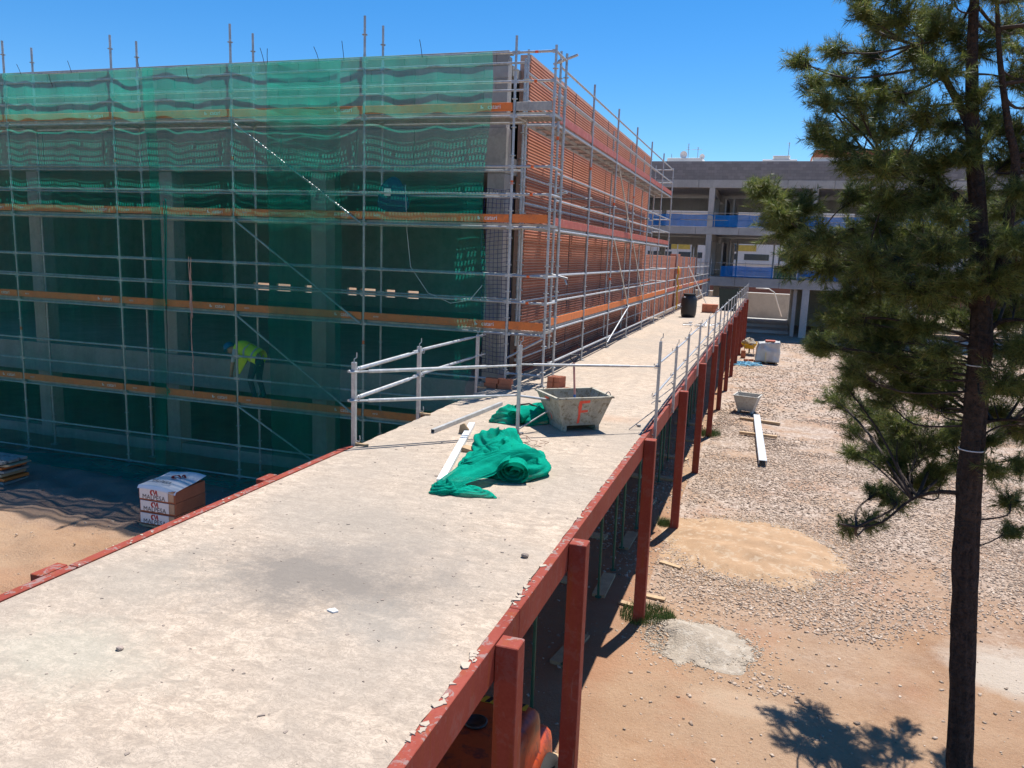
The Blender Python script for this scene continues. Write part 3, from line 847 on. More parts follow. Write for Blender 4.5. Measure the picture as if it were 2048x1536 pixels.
for z1, z0 in ((7.70, 5.72), (5.72, 3.72), (3.72, 1.72), (1.72, .1)):
    brace(sg, (PXS[2] + .04, FY - .05, z1), (PXS[3] - .04, FY - .05, z0))
# corner bay
XF = -3.99
for y_, zt in ((FY, 8.92), (BY_, 8.95)): standard(sg, XF, y_, DZ + .02, zt); part('base_plate', MB().box(XF - .075, XF + .075, y_ - .075, y_ + .075, DZ + .001, DZ + .012), steel_dull, sg)
cl = XF - PXS[4]
plank_c = plank_mesh(cl - .04)
for li, z_ in enumerate(LV[:3]):
    for dz in (.52, 1.02):
        ledger(sg, PXS[4], FY, z_ + dz, cl)
        part('orange_marker', MB().tube((PXS[4] + cl * .48, FY, z_ + dz), (PXS[4] + cl * .56, FY, z_ + dz), .0235, 8), orange_tag, sg, fix=False)
        part('ledger', MB().tube((XF, FY, z_ + dz), (XF, BY_, z_ + dz), .0225, 8), steel, sg, fix=False)
    ledger(sg, PXS[4], FY, z_ - .085, cl)
    for j in (0, 1): link('deck_plank', plank_c, plank_m, sg, (PXS[4] + .02, FY + .045 + j * .335, z_ - .012))
    part('toe_board', MB().bbox(PXS[4] + .04, XF - .03, FY - .03, FY - .002, z_ + .004, z_ + .16, .004), orange if li else plank_m, sg)
part('diagonal_brace', MB().tube((PXS[4] + .03, FY - .04, 3.25), (XF - .02, FY - .04, 3.66), .02, 8), steel, sg, fix=False)
ledger(sg, PXS[4], FY, 2.95, cl)
for x_, y_, z_ in ((PXS[3], FY, 3.3), (PXS[1], FY, 6.9), (PXS[2], FY, 6.95), (PXS[4], FY, 6.5), (PXS[0], FY, 3.0)):
    part('orange_marker', MB().tube((x_, y_, z_), (x_, y_, z_ + .07), .0265, 8), orange_tag, sg, fix=False)

# side scaffold along the brick wall
ss = thing('side_scaffold', 'tube scaffold with red toe boards along the tall brick side wall', 'scaffold', (-4.5, 25, DZ))
SX, SI = -4.215, -4.93
SY = [15.40 + 3.02 * k for k in range(7)]
SYB = 3.02
plank_s = plank_mesh(SYB - .06)
toe_s = fixn(MB().bbox(.03, SYB - .03, 0, .028, 0, .155, .004).mesh('toe_board'))
for k, y_ in enumerate(SY):
    standard(ss, SX, y_, DZ + .02 if k else 3.35, 9.10 if k < 6 else 8.9)
    standard(ss, SI, y_, DZ + .02 if k else 3.35, 9.0)
    if k:
        for x_ in (SX, SI): part('base_plate', MB().box(x_ - .075, x_ + .075, y_ - .075, y_ + .075, DZ + .001, DZ + .012), steel_dull, ss)
    for z_ in LV[:3]:
        part('transom', MB().tube((SX, y_, z_ - .07), (SI, y_, z_ - .07), .0225, 8), steel, ss, fix=False)
    if k in (1, 2, 3, 4): part('wall_tie', MB().tube((SX, y_ + .06, 6.55), (BX - .01, y_ + .06, 6.55), .02, 8).tube((SX - .03, y_ + .06, 6.55), (SX + .05, y_ + .06, 6.55), .035, 8), steel_dull, ss, fix=False)
for k in range(6):
    y_ = SY[k]
    for li, z_ in enumerate(LV[:3]):
        for dz in (.5, 1.02):
            ledger(ss, SX, y_, z_ + dz, SYB, 'y'); ledger(ss, SI, y_, z_ + dz - .05, SYB, 'y')
        ledger(ss, SX, y_, z_ - .085, SYB, 'y')
        for j in (0, 1):
            link('deck_plank', plank_s, plank_m, ss, (SX - .03 - j * .335, y_ + .03, z_ - .012), (0, 0, math.pi / 2))
        link('toe_board', toe_s, red_side if li < 2 else orange, ss, (SX + .002, y_, z_ + .004), (0, 0, math.pi / 2))
    ledger(ss, SX, y_, DZ + .28, SYB, 'y'); ledger(ss, SI, y_, DZ + .30, SYB, 'y')
for a, b, z1, z0 in ((2, 3, 7.7, 5.75), (2, 3, 5.7, 3.75), (3, 2, 3.75, 2.9), (3, 4, 5.7, 3.8)):
    part('diagonal_brace', MB().tube((SX + .04, SY[a] + .1, z1), (SX + .04, SY[b] - .1, z0), .02, 8), steel, ss, fix=False)
for z_ in LV[:3]:
    for dz in (.5, 1.02): part('ledger', MB().tube((SX, SY[6], z_ + dz), (SI, SY[6], z_ + dz), .0225, 8), steel, ss, fix=False)
part('coupler_tube', MB().tube((-4.35, 15.36, 8.86), (-3.86, 15.30, 9.0), .026, 8).tube((-4.24, 15.33, 8.89), (-4.16, 15.32, 8.92), .04, 8), steel, ss, fix=False)
part('coupler_tube', MB().tube((-4.35, 15.36, 6.38), (-3.95, 15.30, 6.45), .024, 8), steel, ss, fix=False)
part('coupler_tube', MB().tube((-4.30, 15.36, 4.86), (-3.85, 15.26, 4.78), .022, 8).tube((-3.90, 15.26, 4.76), (-3.86, 15.24, 4.66), .018, 8), steel, ss, fix=False)
for y_, z_ in ((SY[0], 8.3), (SY[1], 7.2), (SY[2], 6.6), (SY[0], 7.45), (SY[2], 4.6), (SY[3], 7.0)):
    part('orange_marker', MB().tube((SX, y_, z_), (SX, y_, z_ + .07), .0265, 8), orange_tag, ss, fix=False)
# single-lift scaffold along the low wall
sl_ = thing('low_scaffold', 'low single-lift tube scaffold with orange boards by the far brick wall', 'scaffold', (-4.5, 45, DZ))
LY = [33.9 + 3.02 * k for k in range(9)]
for k, y_ in enumerate(LY):
    for x_ in (SX, SI):
        if k == 0 and x_ == SX: continue
        standard(sl_, x_, y_ + .25, DZ + .02, 5.35 if k % 3 else 6.0)
    part('transom', MB().tube((SX, y_ + .25, 3.73), (SI, y_ + .25, 3.73), .0225, 8), steel, sl_, fix=False)
for k in range(8):
    y_ = LY[k] + .25
    for dz in (.5, 1.02): ledger(sl_, SX, y_, 3.8 + dz, SYB, 'y')
    ledger(sl_, SX, y_, 3.71, SYB, 'y'); ledger(sl_, SX, y_, DZ + .28, SYB, 'y')
    for j in (0, 1): link('deck_plank', plank_s, plank_m, sl_, (SX - .03 - j * .335, y_ + .03, 3.788), (0, 0, math.pi / 2))
    link('toe_board', toe_s, orange if k % 2 else red_side, sl_, (SX + .002, y_, 3.804), (0, 0, math.pi / 2))
part('diagonal_brace', MB().tube((SX + .05, 42, 4.9), (SX + .9, 44.5, DZ + .1), .03, 8), white_st, sl_, fix=False)

# ------------------------------------------------------------------ debris nets on the gable
def net_sheet(x0, x1, ztop, zbot, seed, label, yb=14.165, spill=0.0, cut=None):
    r1 = SN(seed, 16, .8, 4.0); r2 = SN(seed + 50, 16, 3.0, 14.0)
    nx_ = max(6, int((x1 - x0) / .075)); nz_ = int((ztop - zbot) / .09) + int(spill / .09)
    X = np.linspace(x0, x1, nx_ + 1); T = np.linspace(0, 1, nz_ + 1)
    Lz = ztop - zbot; tot = Lz + spill
    XX, TT = np.meshgrid(X, T * tot)
    Z = ztop - np.minimum(TT, Lz); S = np.maximum(TT - Lz, 0)
    ph = (XX - PXS[0]) / BAY * math.pi
    bayi = np.floor(ph / math.pi).astype(int); amp_ = np.array([.55, 1.25, .35, 1.0, .7, 1.4, .45, .9])[(bayi * 3 + seed) % 8]
    skew = np.array([.8, 1.25, 1.0, .65, 1.4])[(bayi * 2 + seed) % 5]
    fr_ = (ph / math.pi - bayi) ** skew
    belly = np.abs(np.sin(fr_ * math.pi)) ** .8 * amp_
    rail = np.abs(np.sin((Z - 7.8) * math.pi / .5)) * .4 + .6
    Y = yb - .075 * belly * rail - .032 * r1(XX * 1.3, Z * .5) * np.minimum(1, belly * 1.5) - .010 * r2(XX * 1.6, Z * .25)
    Z = Z + .012 * r1(XX * 1.5, XX * 0) - .03 * belly * (TT < .25)
    Xd = XX + .03 * r1(Z * .8, XX * .3 + 9) * np.clip(TT / 1.5, 0, 1)
    Y = Y - S * .85 + 0 * S; Zs = np.where(S > 0, .05 + .05 * (1 + r2(XX * .7, S * 2)) * np.exp(-S), Z)
    if cut is not None: Xd = cut(Xd, XX, Z, x0, x1)
    V = np.stack([Xd, Y, Zs], -1).reshape(-1, 3)
    ii = np.arange((nx_ + 1) * (nz_ + 1)).reshape(nz_ + 1, nx_ + 1)
    Fq = np.stack([ii[:-1, :-1], ii[:-1, 1:], ii[1:, 1:], ii[1:, :-1]], -1).reshape(-1, 4)
    me = bpy.data.meshes.new('debris_net'); fast_mesh(me, V, Fq); me.polygons.foreach_set('use_smooth', [True] * len(me.polygons))
    o = link('debris_net', me, net_m); tag(o, label, 'netting', 'green debris nets on the gable'); return o
net_sheet(-19.8, -12.74, 8.83, .06, 41, 'green debris net on the left third of the gable scaffold', spill=.95)
net_sheet(-13.08, -8.29, 8.82, .06, 47, 'green debris net on the middle of the gable scaffold', yb=14.150, spill=.6,
          cut=lambda Xd, XX, Z, a, b: np.where(XX < a + .4, Xd + .10 * np.sin(np.clip(7.5 - Z, 0, 9) * .45) + .02, Xd))
def cut3(Xd, XX, Z, a, b):
    s = (XX - a) / (b - a)
    return Xd - s ** 4 * (.30 * np.clip((3.6 - Z) / 1.0, 0, 1) ** 1.5) + s ** 6 * .05 * np.sin(Z * 1.7)
net_sheet(-9.93, -5.20, 8.84, .25, 53, 'green debris net on the right of the gable scaffold, nearest the corner', yb=14.135, cut=cut3)
# black cable ties at the net's top hem
tk = thing('cable_ties', 'row of black cable ties along the top hem of the green netting', 'cable ties', (-11, 14.2, 8.8))
for x_, dx, up in ((-16.4, -.12, .22), (-15.6, .1, -.3), (-14.95, -.1, .24), (-13.1, -.07, .26), (-10.0, -.10, .3), (-9.93, .0, .28), (-8.75, -.12, .27), (-8.2, -.05, .35), (-6.55, -.06, .3), (-11.9, .05, -.25)):
    part('cable_tie', MB().path([(x_, 14.12, 8.78), (x_ + dx * .4, 14.11, 8.8 + up * .5), (x_ + dx, 14.12, 8.8 + up)], .006, 5), black_r, tk)

# dark blue safety net by the open corner
def cord_net(name, x0, x1, z0, z1, y_, c, r, seed, label, sway=.05):
    f = SN(seed, 12, 1, 6); mb = MB()
    nx_ = int((x1 - x0) / c); nz_ = int((z1 - z0) / c)
    def P(i, j):
        x_ = x0 + (x1 - x0) * i / nx_; z_ = z0 + (z1 - z0) * j / nz_
        return (x_ + sway * .5 * float(f(np.array(x_), np.array(z_))), y_ + sway * float(f(np.array(z_ * .7), np.array(x_ * 2))), z_ + sway * .4 * float(f(np.array(x_ * 3), np.array(z_ * 2))))
    g = [[P(i, j) for j in range(nz_ + 1)] for i in range(nx_ + 1)]
    for i in range(nx_ + 1):
        for j in range(nz_ + 1):
            if i < nx_: mb.tube(g[i][j], g[i + 1][j], r, 3, cap=False)
            if j < nz_: mb.tube(g[i][j], g[i][j + 1], r, 3, cap=False)
    return single(name, mb, blue_cord, label, 'safety net')
cord_net('safety_net', -5.62, -4.98, 2.8, 6.5, 15.25, .085, .0055, 77, 'dark blue knotted safety net hanging at the open gable corner')

# torn strip of fibre caught on the netting, loose cord, sack on the second lift
fr = MB(); q = random.Random(19)
for k in range(7):
    x_ = -11.86 + q.uniform(-.03, .03); pts = []; z_ = 5.05 - q.uniform(0, 2.0); zend = max(1.75, z_ - q.uniform(.8, 1.6)); j = 0
    while z_ > zend:
        pts.append((x_ + .02 * math.sin(z_ * 3 + k) + q.uniform(-.012, .012) - .02 * (5 - z_), 14.02 + q.uniform(-.01, .01), z_)); z_ -= .09
    fr.path(pts, .007, 4)
single('frayed_strip', fr, pm('pinkish_fibre', (.50, .33, .25), .9), 'frayed pinkish fibre strip hanging down in front of the netting', 'fibre strip')
single('loose_rope', MB().path([(-7.05, 14.5, 6.5), (-7.0, 14.5, 5.6), (-6.9, 14.48, 4.9), (-6.5, 14.45, 4.4), (-6.0, 14.45, 4.22), (-5.6, 14.45, 4.3), (-5.35, 14.45, 4.6)], .007, 5), white_st, 'thin pale cord looping down behind the right net', 'rope', smooth=True)
bmk = MB()
bm = bmesh.new(); bmesh.ops.create_icosphere(bm, subdivisions=3, radius=1)
fk = SN(5, 10, 1, 4)
for v in bm.verts:
    w = .24 + .10 * (1 - v.co.z) ; s_ = 1 + .10 * float(fk(np.array(v.co.x * 2), np.array(v.co.y * 2 + v.co.z)))
    v.co = Vector((-7.42 + v.co.x * w * s_, 14.75 + v.co.y * .2 * s_, 6.28 + v.co.z * .40))
sk = thing('hanging_sack', 'dark blue sack with white label hanging behind the right net', 'sack', (-7.42, 14.75, 5.9))
part('sack', MB().bm(bm), pm('navy_sack', (.015, .04, .12), .7), sk, True)
part('label', MB().box(-7.50, -7.36, 14.475, 14.485, 6.28, 6.42), white_p, sk)

# ------------------------------------------------------------------ far unfinished building
FB = 59.5
fb = thing('concrete_frame_building', 'three storey unfinished concrete frame building behind the gravel yard', 'building', (0, 60, 0))
parap = None
def block_wall_mat():
    m, t, out = nt('far_block_wall')
    P = pos(t)
    cmb = t.nodes.new('ShaderNodeSeparateXYZ'); t.links.new(P, cmb.inputs[0])
    c2 = t.nodes.new('ShaderNodeCombineXYZ'); t.links.new(cmb.outputs[0], c2.inputs[0]); t.links.new(cmb.outputs[2], c2.inputs[1])
    br = t.nodes.new('ShaderNodeTexBrick'); br.inputs['Scale'].default_value = 1.0
    br.inputs['Brick Width'].default_value = .40; br.inputs['Row Height'].default_value = .20; br.inputs['Mortar Size'].default_value = .008
    br.inputs['Color1'].default_value = (.225, .215, .215, 1); br.inputs['Color2'].default_value = (.30, .285, .28, 1); br.inputs['Mortar'].default_value = (.19, .18, .18, 1)
    t.links.new(c2.outputs[0], br.inputs['Vector'])
    n1 = noise(t, P, .5, 5, .6)
    col = mixc(t, ramp(t, n1, [(.45, 0.0), (.7, .5)]), br.outputs['Color'], (.22, .21, .21))
    finish(t, out, col, .9, 0, noise(t, P, 8, 4, .6), .3, .02)
    return m
far_block = block_wall_mat()
X0, X1 = -30.0, 30.0
part('parapet', MB().bbox(X0, X1, FB + .03, FB + .25, 10.925, 12.22, .01), far_block, fb)
def panels(z0, z1, y_, name='beam_panel', w=3.05):
    x_ = X0; k = 0
    while x_ < X1:
        part(name, MB().bbox(x_ + .01, x_ + w - .01, y_ + .008 * (k % 2), y_ + .3, z0, z1, .012), conc_far, fb); x_ += w; k += 1
panels(10.37, 10.92, FB); panels(7.07, 7.59, FB); panels(3.41, 4.07, FB)
part('roof_slab', MB().box(X0, X1, FB + .31, FB + 12.0, 10.45, 10.9), conc_far, fb)
part('floor_slab', MB().box(X0, X1, FB + .31, FB + 12.0, 7.15, 7.5), conc_far, fb)
part('floor_slab', MB().box(X0, X1, FB + .31, FB + 12.0, 3.5, 4.0), conc_far, fb)
CX = [-25.5, -18.55, -11.6, -4.62, 2.36, 9.33, 16.3, 23.3]
for x_ in CX:
    for z0, z1 in ((4.07, 7.07), (7.59, 10.37)):
        for y_ in (FB + .02, FB + 5.6, FB + 11.5): part('column', MB().bbox(x_ - .2, x_ + .2, y_, y_ + .4, z0, z1, .015), conc_far, fb)
    part('column', MB().bbox(x_ - .24, x_ + .24, FB + .02, FB + .5, -.1, 3.41, .015), conc_far, fb)
    part('cross_beam', MB().box(x_ - .18, x_ + .18, FB + .31, FB + 11.9, 9.95, 10.44), conc_far, fb)
    part('cross_beam', MB().box(x_ - .18, x_ + .18, FB + .31, FB + 11.9, 6.65, 7.14), conc_far, fb)
# rear wall, open where daylight shows through
def wall_with(name, y_, z0, z1, holes, mat, p, xa, xb):
    mb = MB(); px = xa
    for a, b, c, d in holes:
        mb.box(px, a, y_, y_ + .22, z0, z1); 
        if c > z0 + .02: mb.box(a, b, y_, y_ + .22, z0, c)
        if d < z1 - .02: mb.box(a, b, y_, y_ + .22, d, z1)
        px = b
    mb.box(px, xb, y_, y_ + .22, z0, z1)
    return part(name, mb, mat, p)
wall_with('rear_wall', FB + 11.6, 4.0, 7.15, [(-13.6, -11.9, 4.0, 6.5), (-11.0, -9.7, 4.0, 6.5), (-9.2, -6.9, 4.0, 6.5), (-6.4, -5.6, 4.0, 6.5), (-3.4, 2.0, 4.0, 6.7), (12.0, 14.6, 4.6, 6.5), (18, 21, 4.6, 6.5)], conc_far, fb, X0, X1)
wall_with('rear_wall', FB + 11.6, 7.5, 10.45, [(-13.4, -11.9, 7.5, 9.4), (-10.9, -9.7, 7.5, 9.4), (-9.3, -5.2, 7.5, 9.4), (-3.2, .9, 7.5, 9.35), (3.5, 6.0, 7.9, 9.4), (12, 14, 7.9, 9.4)], conc_far, fb, X0, X1)
wall_with('rear_wall', FB + 11.6, -.1, 3.5, [(-13, -9, .6, 3.3), (-7.6, -4.8, .6, 3.3), (-1.95, 1.85, .45, 3.4), (11, 22, .4, 3.2)], conc_far, fb, X0, X1)
part('cross_wall', MB().box(1.55, 1.8, FB + .6, FB + 11.5, -.1, 3.48), conc_far, fb)
part('cross_wall', MB().box(9.2, 9.45, FB + .6, FB + 11.5, -.1, 3.48), conc_far, fb)
part('step', MB().box(-6, 1.5, FB + 5.0, FB + 11.5, 0, .45), conc_far, fb)
part('step', MB().box(-6, 1.5, FB + 2.2, FB + 4.99, 0, .22), conc_far, fb)
for x_ in (-3.4, -2.8, .4):
    part('pipe', MB().tube((x_, FB + 6, 4.05), (x_, FB + 6, 6.9), .06, 8), conc_far, fb)
    part('partition', MB().box(x_ - .5, x_ - .38, FB + 4.0, FB + 9.5, 4.02, 6.6).box(x_ - .5, x_ - .38, FB + 4.0, FB + 9.5, 7.52, 9.9), conc_far, fb)
def band_net(x0, x1, z0, z1, y_, mat, label, seed):
    f = SN(seed, 14, .6, 4); n = int((x1 - x0) / .18); vs = []; fs = []
    for i in range(n + 1):
        x_ = x0 + (x1 - x0) * i / n
        for j in range(7):
            t = j / 6; z_ = z0 + (z1 - z0) * t - (.05 * abs(math.sin(x_ * 1.3)) if j == 6 else 0)
            vs.append((x_, y_ - .04 - .035 * float(f(np.array(x_), np.array(z_ * 2))), z_))
    for i in range(n):
        for j in range(6): a = i * 7 + j; fs.append((a, a + 7, a + 8, a + 1))
    return single('edge_net', MB().add(vs, fs), mat, label, 'netting', 'edge nets on the far building', True)
band_net(-13, 27, 7.62, 8.50, FB - .02, bluenet_m, 'blue edge net along the upper floor of the far building', 3)
band_net(-3.6, .02, 4.09, 4.90, FB - .02, bluenet_m, 'blue edge net on the lower floor left of the green panel', 4)
band_net(.06, 1.62, 4.09, 5.02, FB - .02, greennet_far, 'dark green edge net between two blue nets on the far building', 5)
band_net(1.66, 27, 4.09, 4.85, FB - .02, bluenet_m, 'blue edge net on the lower floor right of the green panel', 6)
band_net(-29.5, 29.5, 3.5, 12.15, FB - .09, facade_net_m, 'thin dark net veil hung over the whole far facade', 9)
rl = thing('edge_railing', 'thin tube railing above the blue nets of the far building', 'railing', (0, FB, 4))
for z0 in (4.07, 7.59):
    for z_ in (z0 + .5, z0 + 1.0): part('rail', MB().tube((-12, FB - .015, z_), (27, FB - .015, z_), .022, 6), steel, rl, fix=False)
    for k in range(17): part('upright', MB().tube((-11.5 + 2.4 * k, FB - .005, z0 - .1), (-11.5 + 2.4 * k, FB - .005, z0 + 1.1), .022, 6), steel, rl, fix=False)

# ------------------------------------------------------------------ white apartment block beyond
AB = 105.0
ab = thing('apartment_block', 'white apartment block with yellow panels seen beyond the far building', 'building', (0, 108, 0))
part('wall', MB().box(-45, 45, AB, AB + 14, 0, 17.2), white_wall, ab)
wmesh = {}
def win(x_, z_, w, h, mat=glass_d, name='window'):
    k = (w, h, name)
    if k not in wmesh: wmesh[k] = fixn(MB().box(0, w, -.02, .02, 0, h).mesh(name))
    return link(name, wmesh[k], mat, ab, (x_, AB - .03, z_))
for fl in range(5):
    zb = 1.55 + 3.1 * fl
    for k in range(-5, 5):
        xb = k * 8.2 + (.6 if fl % 2 else -.9)
        win(xb, zb + .75, 3.1, .75)
        win(xb + 4.0, zb + .75, 3.0, .75)
        win(xb + 1.9, zb + 1.75, 1.1, .95)
        if fl in (1, 3): win(xb + 3.0, zb + 1.85, 2.4, .75, yellow_panel, 'panel')
        if fl in (2,): win(xb + 3.0, zb + .75, .95, .75, redbrick_far, 'panel')
    part('string_course', MB().bbox(-45, 45, AB - .14, AB - .001, zb + .18, zb + .62, .02), white_wall, ab)
part('base_wall', MB().box(-45, 45, AB - .4, AB - .002, 0, 2.3), redbrick_far, ab)
ph = thing('rooftop_penthouse', 'white rooftop penthouse with two satellite dishes and aerials', 'penthouse', (-12, 106, 17.2))
part('wall', MB().bbox(-14.2, -9.7, AB + .8, AB + 5, 17.2, 18.05, .04), white_wall, ph)
def dish(p, x_, z_, r):
    mb = MB(); mb.lathe([(.02, 0), (r * .5, r * .08), (r * .85, r * .24), (r, r * .36), (r * .97, r * .36), (r * .8, r * .26), (.02, .03)], n=16)
    me = fixn(mb.mesh('dish', True)); o = link('dish', me, white_st, p); o.location = (x_, AB + .9, z_); o.rotation_euler = (math.radians(100), 0, math.radians(25))
    part('dish_arm', MB().tube((x_, AB + 1.1, z_ - .9), (x_, AB + 1.0, z_), .04, 6), steel_dull, p, fix=False)
dish(ph, -12.2, 18.45, .48); dish(ph, -9.85, 18.2, .36)
def aerial(p, x_, z0, z1, arms):
    mb = MB().tube((x_, AB + 1.2, z0), (x_, AB + 1.2, z1), .035, 6)
    for t, w in arms: mb.tube((x_ - w, AB + 1.2, z0 + (z1 - z0) * t), (x_ + w * .6, AB + 1.2, z0 + (z1 - z0) * t), .022, 6)
    part('aerial', mb, steel_dull, p, fix=False)
aerial(ph, -11.6, 18, 19.9, [(.75, .25), (.6, .35), (.9, .15)]); aerial(ph, -10.4, 18, 19.4, [(.8, .8), (.95, .2)]); aerial(ph, -13.7, 18, 18.6, [])
p2 = thing('rooftop_plant_room', 'small stepped white rooftop room with one tall aerial', 'roof room', (0, 106, 17.2))
part('wall', MB().bbox(-2.4, 1.7, AB + .8, AB + 5, 17.2, 17.85, .04).bbox(-1.1, .75, AB + .9, AB + 4, 17.851, 18.2, .04), white_wall, p2)
part('cap', MB().bbox(-1.2, .85, AB + .85, AB + 4.1, 18.201, 18.3, .02), white_wall, p2)
aerial(p2, .62, 18.2, 19.95, [(.92, .25), (.8, .12)])
p3 = thing('brick_rooftop_house', 'rooftop house with red brick band seen behind the pine', 'roof house', (6, 106, 17.2))
part('wall', MB().box(3.5, 14, AB + .8, AB + 6, 17.2, 18.1), white_wall, p3)
part('roof', MB().prism([(3.3, 18.101), (14.2, 18.101), (14.2, 18.95), (3.75, 18.95)], AB + .6, AB + 6.2, 'y'), redbrick_far, p3)

# street side behind the frame building
lw = thing('garden_wall', 'white low boundary wall seen through the ground floor opening', 'wall', (0, 77, 0))
part('wall', MB().bbox(-14, 8, 77, 77.3, 0, 2.3, .02), conc_far, lw)
part('coping', MB().bbox(-14, 8, 76.95, 77.35, 2.302, 2.40, .02), white_wall, lw)
hr = single('handrail', MB().path([(-1.3, 74, 2.9), (-.2, 74, 2.9), (.3, 74, 2.6), (1.1, 74, .5)], .05, 8), white_st, 'bent white handrail behind the far ground floor opening', 'handrail', smooth=True)
fc = thing('metal_fence', 'black vertical bar fence behind the far building on the right', 'fence', (17, 75, 0))
for z_ in (.35, 2.9): part('rail', MB().box(10, 26, 74.97, 75.03, z_, z_ + .06), dark_m, fc)
bar = fixn(MB().box(-.015, .015, -.015, .015, .2, 3.0).mesh('bar'))
for k in range(60): link('bar', bar, dark_m, fc, (10.2 + k * .26, 75.07, 0))
bd = thing('site_bench', 'low pale concrete bench in the shade beneath the far building', 'bench', (12, 58, 0))
part('seat', MB().bbox(9.8, 14.6, 57.0, 57.6, .45, .6, .02), conc_far, bd)
for x_ in (10.2, 12.2, 14.2): part('leg', MB().box(x_ - .1, x_ + .1, 57.1, 57.5, -.1, .45), conc_far, bd)

# ------------------------------------------------------------------ guard rails on the walkway
def hook(p, x_, y_, z_, dx=.05, dy=0):
    part('hook', MB().path([(x_, y_, z_), (x_ + dx, y_ + dy, z_ - .01), (x_ + dx * 1.15, y_ + dy * 1.15, z_ + .03), (x_ + dx, y_ + dy, z_ + .07)], .006, 5), steel, p, fix=False)
def gpost(p, x_, y_, z0, z1, w=.04, top=True):
    o = part('post', MB().bbox(x_ - w / 2, x_ + w / 2, y_ - w / 2, y_ + w / 2, z0, z1, .004), steel, p)
    if top: part('top_hook', MB().path([(x_, y_, z1), (x_, y_, z1 + .04), (x_ + .025, y_ + .02, z1 + .06), (x_ + .025, y_ + .02, z1 + .12)], .007, 5), steel, o, fix=False)
def telerail(p, a, b, r=.021):
    a = Vector(a); b = Vector(b); d = b - a
    part('rail', MB().tube(a, a + d * .12, r * .62, 8).tube(a + d * .10, a + d * .78, r, 8).tube(a + d * .76, b, r * .66, 8), steel, p, fix=False)
g1 = thing('guard_rail', 'steel tube guard rail along the right edge of the walkway', 'guard rail', (-1.6, 30, DZ))
ry = [11.52, 13.75, 15.85, 18.45, 21.1, 23.6, 26.0, 28.3, 30.6, 33.0, 35.4, 37.9, 40.4, 42.9, 45.4, 47.9, 50.4, 52.9, 55.4]
Rg = random.Random(3)
for k, y_ in enumerate(ry):
    zt = DZ + (1.30 if k == 0 else Rg.uniform(.98, 1.08))
    gpost(g1, -1.46, y_, DZ - .17, zt, .042, k < 8)
    if k < 9:
        part('clamp', MB().beam((-1.46, y_, DZ - .12), (-1.75, y_, DZ + .035), .012, .02).beam((-1.70, y_ - .02, DZ + .02), (-1.70, y_ + .02, DZ + .02), .05, .03).beam((-1.46, y_ + .01, DZ - .155), (-1.62, y_ + .01, DZ - .29), .012, .02), steel_dull, g1)
        part('brace', MB().tube((-1.46, y_, DZ + .30), (-1.80, y_ - .28, DZ + .01), .009, 6), steel_dull, g1, fix=False)
        for z_ in (DZ + .46, DZ + .90): hook(g1, -1.48, y_, z_, -.05)
for a, b in zip(ry[:-1], ry[1:]):
    for z_ in (DZ + .50, DZ + .94): telerail(g1, (-1.50, a - .12, z_ + Rg.uniform(-.02, .02)), (-1.50, b + .10, z_ + Rg.uniform(-.02, .02)), .017)
g2 = thing('guard_rail', 'steel tube guard rail angled across the walkway and along its left edge', 'guard rail', (-4.0, 10, DZ))
gp = [(-4.90, 8.69, DZ - .25, 3.82), (-4.98, 10.80, DZ - .25, 3.80), (-5.05, 13.50, DZ - .25, 3.74)]
for x_, y_, z0, zt in gp: gpost(g2, x_, y_, z0, zt, .055)
for x_, y_, z0, zt in gp:
    for z_ in (DZ + .06, DZ + .60, DZ + .96): hook(g2, x_ + .03, y_, z_, .05)
    part('clamp', MB().box(x_, x_ + .2, y_ - .02, y_ + .02, DZ + .002, DZ + .03), wood, g2)
gpost(g2, -3.20, 10.24, DZ + .02, 4.0, .045)
part('base_plate', MB().box(-3.27, -3.13, 10.17, 10.31, DZ + .001, DZ + .018).tube((-3.2, 10.24, DZ + .02), (-3.36, 10.13, DZ + .06), .03, 8), steel_dull, g2)
part('brace', MB().tube((-3.2, 10.24, DZ + .06), (-2.86, 10.62, DZ + .30), .012, 6), steel_dull, g2, fix=False)
for z_ in (.97, .60):
    telerail(g2, (-4.93, 8.60, DZ + z_ - .01), (-4.99, 10.95, DZ + z_ + .0), .028); telerail(g2, (-4.985, 10.6, DZ + z_ + .02), (-5.05, 13.9, DZ + z_ - .01), .024)
    telerail(g2, (-4.92, 8.62, DZ + z_ - .02), (-3.19, 10.26, DZ + z_ - (.0 if z_ > .7 else .05)), .022)
telerail(g2, (-3.22, 10.22, DZ + .985), (-1.46, 11.50, DZ + .93), .018)
part('rail', MB().tube((-3.2, 10.26, DZ + .54), (-2.72, 11.05, DZ + .36), .017, 8), steel, g2, fix=False)

